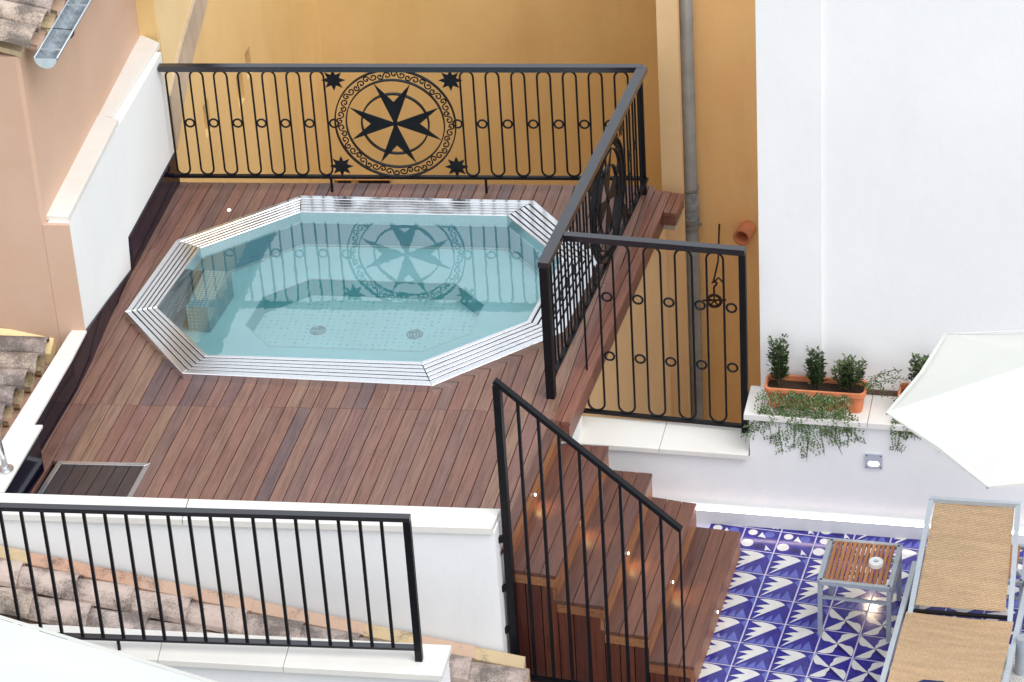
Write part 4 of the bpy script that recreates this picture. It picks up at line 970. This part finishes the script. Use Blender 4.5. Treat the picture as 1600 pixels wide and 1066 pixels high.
obj('hook', MB().tube([pc + Z1 * .05, pc + Z1 * .10, pc + ex * .012 + Z1 * .115, pc + ex * .02 + Z1 * .13, pc + Z1 * .145, pc - ex * .01 + Z1 * .13], .007, 6), M['rust'], pu, tuple(pc), smooth=True)
obj('hanger_arm', MB().tube([pc + Z1 * .135, pc + ex * .03 + Z1 * .17, pc + ex * .055 + Z1 * .14], .006, 6), M['rust'], pu, tuple(pc), smooth=True)
obj('hanger_rod', MB().tube([pc + Z1 * .15, pc + ex * .03 + Z1 * .29, Vector((1.33, 16.69, .33))], .006, 6), M['rust'], pu, tuple(pc), smooth=True)

# ------------------------------------------------------------------ planters
rnd = random.Random(11)
def leaf(b, c, d, n_, L_, w_, mi=0):
    d = Vector(d).normalized(); s_ = d.cross(n_)
    if s_.length < 1e-4: s_ = d.cross(Vector((1, 0, 0)))
    s_.normalize(); u_ = s_.cross(d); c = Vector(c)
    b.add([c, c + d * L_ * .45 + s_ * w_ / 2 + u_ * w_ * .15, c + d * L_, c + d * L_ * .45 - s_ * w_ / 2 + u_ * w_ * .15], [(0, 1, 2), (0, 2, 3)], mi)
def shrub(root, h_, spread, label, n_st=9, yl=.2, lean=(0, 0)):
    t = thing('boxwood_shrub', label, 'shrub', tuple(root), 'small box shrubs in the terracotta planters'); bs = MB(); bl = MB()
    for k_ in range(n_st):
        an = rnd.uniform(0, 2 * pi); tiltr = rnd.uniform(.1, 1) * spread; hh = h_ * rnd.uniform(.6, 1)
        top = Vector(root) + Vector((cos(an) * tiltr + lean[0] * hh, sin(an) * tiltr + lean[1] * hh, hh)); midp = Vector(root).lerp(top, .5) + Vector((cos(an), sin(an), 0)) * tiltr * .25
        pts = [Vector(root) + Vector((cos(an), sin(an), 0)) * .008, midp, top]; bs.tube(pts, [.0035, .0028, .0012], 5)
        for s_ in range(26):
            f = .18 + .82 * s_ / 26; c = pts[0].lerp(midp, f * 2) if f < .5 else midp.lerp(top, f * 2 - 1)
            for q_ in range(3):
                a2 = rnd.uniform(0, 2 * pi); d_ = Vector((cos(a2), sin(a2), rnd.uniform(.2, 1.0)))
                off = d_.normalized() * rnd.uniform(0, .028) * (1.2 - f * .5)
                leaf(bl, c + off, d_, Vector((rnd.uniform(-.4, .4), rnd.uniform(-.4, .4), 1)), rnd.uniform(.018, .028), rnd.uniform(.010, .016), 1 if rnd.random() < yl * (f + .2) else 0)
    obj('stems', bs, M['stem'], t, tuple(root)); f = obj('foliage', bl, [M['box'], M['boxy']], t, tuple(root)); f['kind'] = 'stuff'; return t
def trail(root, axis, width, n_st, drop, label, outn):
    t = thing('trailing_jasmine', label, 'plant', tuple(root), 'jasmine trailing over the planter fronts'); bs = MB(); bl = MB()
    for k_ in range(n_st):
        u_ = rnd.uniform(-.5, .5); p = Vector(root) + axis * (u_ * width * .7); dl = drop * rnd.uniform(.35, 1) * (1 - .5 * abs(u_)); pts = [p]
        side = u_ * .35 + rnd.uniform(-.2, .2); n_ = 12
        for s_ in range(1, n_ + 1):
            f = s_ / n_; q_ = p + outn * (.03 + .05 * min(1, f * 3) + .01 * sin(f * 9 + k_)) + axis * (side * f * .35 + .012 * sin(f * 8 + k_ * 2)) + Z1 * (.025 * sin(min(1, f * 4) * pi) - dl * f ** 1.25)
            pts.append(q_)
        bs.tube(pts, [.0018] * n_ + [.0008], 4)
        for s_ in range(1, n_):
            for q_ in (-1, 1):
                if rnd.random() < .3: continue
                c = pts[s_]; dd = (pts[s_ + 1] - pts[s_]).normalized(); lat = (axis * q_ + dd * .5 + outn * rnd.uniform(-.2, .5)).normalized(); Lr = rnd.uniform(.025, .045)
                for g_ in range(3):
                    cc = c + lat * Lr * g_ / 2
                    for e_ in (-1, 1): leaf(bl, cc, lat * .6 + dd * .8 * e_ + outn * rnd.uniform(-.2, .4), outn + Z1 * .4, rnd.uniform(.016, .025), rnd.uniform(.006, .0095), 1 if rnd.random() < .28 else 0)
    obj('stems', bs, M['stem'], t, tuple(root)); f = obj('foliage', bl, [M['jas'], M['jasl']], t, tuple(root)); f['kind'] = 'stuff'; return t
def planter(s0, L_, label, group):
    off0, dep, z0, h_ = .04, .145, .736, .135
    c = wp(s0 + L_ / 2, off0 + dep / 2, z0); t = thing('terracotta_planter', label, 'planter', c, group)
    b = MB(); N_ = 6
    def rr(ins, z):
        pts = []; R_ = .03
        for cx, cy, a0 in ((s0 + L_ - R_ - ins, off0 + dep - R_ - ins, 0), (s0 + R_ + ins, off0 + dep - R_ - ins, pi / 2), (s0 + R_ + ins, off0 + R_ + ins, pi), (s0 + L_ - R_ - ins, off0 + R_ + ins, 1.5 * pi)):
            for k_ in range(N_): an = a0 + pi / 2 * k_ / (N_ - 1); pts.append(wp(cx + R_ * cos(an), cy + R_ * sin(an), z))
        return pts
    prof = [(.018, z0), (.008, z0 + .10), (.008, z0 + .105), (-.002, z0 + .108), (-.002, z0 + h_), (.006, z0 + h_ + .002), (.010, z0 + h_), (.012, z0 + .10), (.02, z0 + .03)]
    vs = []; n_ = 4 * N_
    for i_, z in prof: vs += rr(i_, z)
    fs = [tuple(range(n_))[::-1]] + [(r_ * n_ + k_, r_ * n_ + (k_ + 1) % n_, (r_ + 1) * n_ + (k_ + 1) % n_, (r_ + 1) * n_ + k_) for r_ in range(len(prof) - 1) for k_ in range(n_)] + [tuple(range((len(prof) - 1) * n_, len(prof) * n_))]
    b.add(vs, fs); obj('pot', b, M['terra'], t, c)
    for k_ in range(int(L_ / .035) - 1):
        a_ = s0 + .035 + k_ * .035; obj('rib', MB().bar(wp(a_, off0 + .0125, z0 + .02), wp(a_, off0 + .0085, z0 + .092), .005, .004, upv=(*wnn, 0)), M['terra'], t, c)
    obj('soil', MB().add(rr(.012, z0 + .105), [tuple(range(n_))]), M['soil'], t, c)
    return c
PG = 'terracotta planters on the wall coping'
planter(.375, .545, 'terracotta trough planter left of the parasol with three box shrubs', PG)
planter(1.095, .52, 'terracotta trough planter half hidden behind the white parasol', PG)
zz = .736 + .10
shrub(wp(.455, .11, zz), .30, .075, 'tallest dark box shrub at the left end of the planter', 11, .12)
shrub(wp(.655, .115, zz), .24, .06, 'small dark box shrub in the middle of the planter', 9, .1)
shrub(wp(.83, .115, zz), .23, .09, 'bushy lighter green box shrub at the right end of the planter', 12, .5)
shrub(wp(1.21, .115, zz), .27, .07, 'box shrub in the second planter, beside the parasol edge', 12, .3)
shrub(wp(1.42, .115, zz), .19, .05, 'box shrub in the second planter behind the parasol', 8, .3)
ax3 = Vector((*wd_, 0)); on = -Vector((*wnn, 0))
trail(wp(.60, .07, zz + .01), ax3, .60, 22, .46, 'variegated jasmine trailing down over the first planter front', on)
trail(wp(1.30, .07, zz + .01), ax3, .5, 14, .36, 'jasmine trailing below the second planter and parasol edge', on)
t = thing('climbing_jasmine', 'thin jasmine sprays reaching right from the first planter against the white wall', 'plant', wp(.87, .1, zz)); bs = MB(); bl = MB()
for k_, (dx, dz) in enumerate(((.22, .11), (.16, .08), (.2, .02), (.14, -.03), (.25, .05), (.2, -.08))):
    p = Vector(wp(.88, .12, zz + .02)); pts = [p + ax3 * dx * f + Z1 * (dz * f + .05 * sin(f * pi)) + on * .03 * sin(f * 5) for f in [i / 9 for i in range(10)]]
    bs.tube(pts, .0012, 4)
    for s_ in range(2, 10):
        for q_ in range(5): leaf(bl, pts[s_] + Vector((rnd.uniform(-.02, .02), rnd.uniform(-.01, .01), rnd.uniform(-.02, .02))), Vector((rnd.uniform(-1, 1), 0, rnd.uniform(-1, 1))), on, rnd.uniform(.010, .018), .007, 0)
obj('stems', bs, M['stem'], t, wp(.87, .1, zz)); f = obj('foliage', bl, [M['jas'], M['jasl']], t, wp(.87, .1, zz)); f['kind'] = 'stuff'

# ------------------------------------------------------------------ side tables, lounger, parasols
def side_table(corners, zt, label, nsl, group, lowbar=True):
    A, B, C_, E_ = [Vector((*c, 0)) for c in corners]   # front left, front right, back right, back left
    c0 = (A + B + C_ + E_) / 4; t = thing('side_table', label, 'table', tuple(c0), group); ux = (B - A).normalized(); vy = (E_ - A).normalized()
    zz_ = Z1 * (zt - .012)
    for p, q_ in ((A, B), (B, C_), (C_, E_), (E_, A)): obj('frame_rail', MB().bar(p + zz_, q_ + zz_, .026, .024), M['alu'], t, tuple(p + zz_))
    for p in (A, B, C_, E_):
        ins = (c0 - p).normalized() * .004; obj('leg', MB().box(p + ins + Z1 * (zt - .03) / 2, ux, vy, (0, 0, 1), .0115, .0115, (zt - .026) / 2), M['alu'], t, tuple(p))
    for p, q_ in ((A, B), (B, C_), (C_, E_), (E_, A)): obj('stretcher', MB().bar(p + Z1 * (zt - .11), q_ + Z1 * (zt - .11), .014, .016), M['alu'], t, tuple(p))
    for k_ in range(nsl):
        f0, f1 = .04 + .92 * (k_ + .12) / nsl, .04 + .92 * (k_ + .88) / nsl
        q = [tuple(lerp(A, B, f0))[:2], tuple(lerp(A, B, f1))[:2], tuple(lerp(E_, C_, f1))[:2], tuple(lerp(E_, C_, f0))[:2]]; q = [lerp(p, c0[:2], .045) for p in q]
        piece('slat', MB().prism(q, zt - .014, zt + .001, .0015), M['teak'], t, cen(q, zt))
    for f in (.3, .7): a_ = A.lerp(E_, f); b_ = B.lerp(C_, f); obj('batten', MB().bar(a_ + Z1 * (zt - .021), b_ + Z1 * (zt - .021), .02, .008), M['alu'], t, tuple(a_))
    return t
TG = 'slatted side tables'
side_table([(1.515, 12.985), (1.868, 12.885), (1.972, 13.237), (1.615, 13.33)], .36, 'grey framed side table with slatted wooden top left of the lounger', 13, TG)
side_table([(2.03, 13.03), (2.56, 12.90), (2.64, 13.20), (2.11, 13.34)], .33, 'slatted wooden side table mostly hidden behind the lounger backrest', 15, TG)
ac = Vector((1.822, 13.075, .361)); a = thing('ashtray', 'small round white ashtray on the slatted side table', 'ashtray', tuple(ac)); N = 28
vs = []; prof = [(.036, 0), (.038, .003), (.038, .026), (.035, .0295), (.014, .0305), (.0125, .0295)]
for r_, z in prof: vs += [ac + Vector((r_ * cos(2 * pi * k_ / N), r_ * sin(2 * pi * k_ / N), z)) for k_ in range(N)]
obj('dish', MB().add(vs, [(r_ * N + k_, r_ * N + (k_ + 1) % N, (r_ + 1) * N + (k_ + 1) % N, (r_ + 1) * N + k_) for r_ in range(5) for k_ in range(N)] + [tuple(range(N))[::-1]]), M['whiteplastic'], a, tuple(ac))
obj('well', MB().disc(ac + Z1 * .0315, .011), M['lampplate'], a, tuple(ac))
# lounger
lg = thing('sun_lounger', 'sun lounger with tan woven sling and pale aluminium frame, backrest raised', 'sun lounger', (2.1, 12.5, 0))
hA, hB = Vector((1.952, 12.715, .33)), Vector((2.447, 12.60, .33)); dn = Vector((-.30, -.954, 0)); tA, tB = Vector((2.108, 13.085, .755)), Vector((2.54, 12.99, .755))
def sheet(a_, b_, c_, d_, nu, nv, sag, th, nrm):
    vs = []; fs = []
    for o_ in (0, 1):
        for j in range(nv + 1):
            for i in range(nu + 1):
                u_, v_ = i / nu, j / nv; p = a_.lerp(b_, u_).lerp(d_.lerp(c_, u_), v_); vs.append(p - nrm * (sag * 4 * u_ * (1 - u_) * (.3 + .7 * sin(pi * min(1, v_ * 1.0 + .0)) if sag > 0 else 0) + o_ * th))
    m_ = (nu + 1) * (nv + 1)
    for j in range(nv):
        for i in range(nu):
            k_ = j * (nu + 1) + i; fs += [(k_, k_ + 1, k_ + nu + 2, k_ + nu + 1), (m_ + k_ + 1, m_ + k_, m_ + k_ + nu + 1, m_ + k_ + nu + 2)]
    for i in range(nu): fs += [(i + 1, i, m_ + i, m_ + i + 1), (nv * (nu + 1) + i, nv * (nu + 1) + i + 1, m_ + nv * (nu + 1) + i + 1, m_ + nv * (nu + 1) + i)]
    for j in range(nv): k_ = j * (nu + 1); fs += [(k_, k_ + nu + 1, m_ + k_ + nu + 1, m_ + k_), (k_ + 2 * nu + 1, k_ + nu, m_ + k_ + nu, m_ + k_ + 2 * nu + 1)]
    return MB().add(vs, fs)
ux = (hB - hA).normalized(); bdv = ((tA + tB) / 2 - (hA + hB) / 2).normalized(); bnrm = ux.cross(bdv).normalized()
if bnrm.z < 0: bnrm = -bnrm
uvb = lambda p: ((p - hA).dot(ux), (p - hA).dot(bdv)); uvs = lambda p: ((p - hA).dot(ux), -(p - hA).dot(dn))
obj('backrest_sling', sheet(hA + bdv * .03 + ux * .02, hB + bdv * .03 - ux * .03, tB - ux * .02 - bdv * .01, tA + ux * .02 - bdv * .01, 8, 10, .010, .006, bnrm), M['sling'], lg, tuple(hA), smooth=False, uv=uvb)
S0, S1 = hA - ux * .02 + dn * .01, hB + ux * .02 + dn * .03
obj('seat_sling', sheet(S0 + dn * 1.25, S1 + dn * 1.22, S1, S0, 10, 20, .022, .006, Z1), M['sling'], lg, tuple(hA), uv=uvs)
for p, q_ in ((hA, tA), (hB, tB)): obj('backrest_rail', MB().bar(p - bdv * .03, q_, .026, .026), M['alulight'], lg, tuple(p))
obj('backrest_top_bar', MB().bar(tA - ux * .012, tB + ux * .012, .024, .024), M['alulight'], lg, tuple(tA))
obj('backrest_bottom_bar', MB().bar(hA, hB, .02, .014), M['iron'], lg, tuple(hA))
fA, fB = hA - ux * .045 - Z1 * .015, hB + ux * .045 - Z1 * .015
for p in (fA, fB):
    obj('side_rail', MB().bar(p - dn * .42, p + dn * 1.35, .026, .036), M['alulight'], lg, tuple(p))
    for s_ in (-.36, 1.2): obj('leg', MB().box(p + dn * s_ - Z1 * (p.z - .0) / 2, ux, dn, (0, 0, 1), .014, .014, p.z / 2), M['alu'], lg, tuple(p + dn * s_))
obj('end_bar', MB().bar(fA - dn * .41, fB - dn * .41, .024, .024), M['alu'], lg, tuple(fA))
for p in (hA, hB): q_ = p + bdv * .25; obj('prop_stay', MB().bar(q_, p - dn * .38 - Z1 * .01, .014, .014), M['alu'], lg, tuple(p))
for p in (fA - ux * .03, ):
    c_ = p - dn * .38; c_.z = .075 + .12; c_.z = .08
    wv = ux; wh = MB().tube([c_ + (dn * cos(q_ * pi / 12) + Z1 * sin(q_ * pi / 12)) * .06 for q_ in range(24)], .019, 8, True); wh.cyl(c_ - ux * .012, c_ + ux * .012, .05, 18); obj('wheel', wh, M['rubber'], lg, tuple(c_), smooth=False)
# towel on the lounger
tc_ = Vector((1.985, 12.13, .335)); q = [tc_ + ux * -.055 + dn * .0, tc_ + ux * .05 + dn * -.0, tc_ + ux * .14 + dn * .08, tc_ + ux * .10 + dn * .4, tc_ - ux * .13 + dn * .4, tc_ - ux * .12 + dn * .06]
tb = obj('folded_towel', MB().prism([tuple(p)[:2] for p in q], .318, .348, .008), M['navy'], None, tuple(tc_)); tag(tb, 'folded navy blue towel on the seat of the sun lounger', 'towel')
# round granite parasol base with pole
gc = Vector((2.47, 12.40, 0)); gbse = thing('parasol_base', 'round speckled stone parasol base right of the lounger', 'parasol base', tuple(gc)); N = 32; vs = []
for r_, z in ((.20, 0), (.225, .03), (.225, .10), (.20, .13), (.06, .135)): vs += [gc + Vector((r_ * cos(2 * pi * k_ / N), r_ * sin(2 * pi * k_ / N), z)) for k_ in range(N)]
obj('stone', MB().add(vs, [(r_ * N + k_, r_ * N + (k_ + 1) % N, (r_ + 1) * N + (k_ + 1) % N, (r_ + 1) * N + k_) for r_ in range(4) for k_ in range(N)] + [tuple(range(4 * N, 5 * N))]), M['granite'], gbse, tuple(gc), smooth=False)
obj('socket', MB().cyl(gc + Z1 * .13, gc + Z1 * .36, .03, 20), M['alu'], gbse, tuple(gc)); 
pr_ = thing('white_parasol', 'large white hexagonal parasol at the right edge over the lounger', 'parasol', (2.47, 12.09, 0))
cc = Vector((2.466, 12.093, 0)); V = [Vector((1.726, 12.091, 2.0))]
R_ = .742
hexv = [Vector((cc.x + R_ * cos(pi + k_ * pi / 3 + .0), cc.y + R_ * sin(pi + k_ * pi / 3), 2.0)) for k_ in range(6)]; apex = Vector((cc.x, cc.y, 2.24))
for k_ in range(6):
    a_, b_ = hexv[k_], hexv[(k_ + 1) % 6]; nd = 6; vs = []; fs = []; idx = {}
    for o_ in (0, .004):
        for i in range(nd + 1):
            for j in range(i + 1):
                f = i / nd; g_ = j / max(i, 1); p = apex.lerp(a_, f).lerp(apex.lerp(b_, f), g_); p = p - Z1 * (.035 * 4 * g_ * (1 - g_) * f * f * .5 + o_); 
                out = ((a_ + b_) / 2 - Vector((cc.x, cc.y, 2.0))).normalized(); p = p - out * (.018 * 4 * g_ * (1 - g_) * f)
                idx[(o_, i, j)] = len(vs); vs.append(p)
        for i in range(nd):
            for j in range(i + 1):
                tr = [(idx[(o_, i, j)], idx[(o_, i + 1, j)], idx[(o_, i + 1, j + 1)])]
                if j < i: tr.append((idx[(o_, i, j)], idx[(o_, i + 1, j + 1)], idx[(o_, i, j + 1)]))
                fs += tr
    obj('canopy_panel', MB().add(vs, fs), M['fabricw'], pr_, tuple(apex), smooth=True)
    obj('rib', MB().bar(apex - Z1 * .03, a_ - Z1 * .008, .012, .008), M['alu'], pr_, tuple(apex))
    m1, m2 = a_.lerp(apex, .035) + Z1 * .003, b_.lerp(apex, .035) + Z1 * .003; mo = (a_ + b_) / 2 - out * .018; mi_ = (m1 + m2) / 2 - out * .018
    obj('hem', MB().add([a_ + Z1 * .002, mo + Z1 * .002, b_ + Z1 * .002, m2, mi_, m1], [(0, 1, 4, 5), (1, 2, 3, 4)]), M['fabricw'], pr_, tuple(a_))
obj('pole', MB().cyl((cc.x, cc.y, .0), (cc.x, cc.y, 2.26), .02, 18), M['alu'], pr_, (cc.x, cc.y, 0), smooth=True)
# second parasol, lower left, in front of everything
ps2 = thing('pale_parasol', 'corner of a pale greenish white parasol at the lower left', 'parasol', (-2.9, 10.6, -3))
va, vb = Vector((-2.86, 11.87, 1.5)), Vector((-1.05, 10.83, 1.5)); dv = (vb - va).normalized(); inn = Vector((dv.y, -dv.x, 0)); L0 = (vb - va).length
va = va - dv * .0; vc = vb + inn * 1.9 ; vd = va + inn * 1.9; ap = (va + vb + vc + vd) / 4 + Z1 * .38
for a_, b_ in ((va, vb), (vb, vc), (vc, vd), (vd, va)):
    m1 = a_.lerp(ap, .045); m2 = b_.lerp(ap, .045)
    obj('canopy_panel', MB().add([m1, m2, ap, m1 - Z1 * .004, m2 - Z1 * .004, ap - Z1 * .004], [(0, 1, 2), (5, 4, 3)]), M['fabricg'], ps2, tuple(ap))
    obj('hem', MB().add([a_, b_, m2 + Z1 * .003, m1 + Z1 * .003, a_ - Z1 * .006, b_ - Z1 * .006], [(0, 1, 2, 3), (5, 4, 0, 1)[::-1]]), M['fabricw'], ps2, tuple(a_))
obj('pole', MB().cyl((ap.x, ap.y, -3), tuple(ap), .025, 16), M['alu'], ps2, tuple(ap))
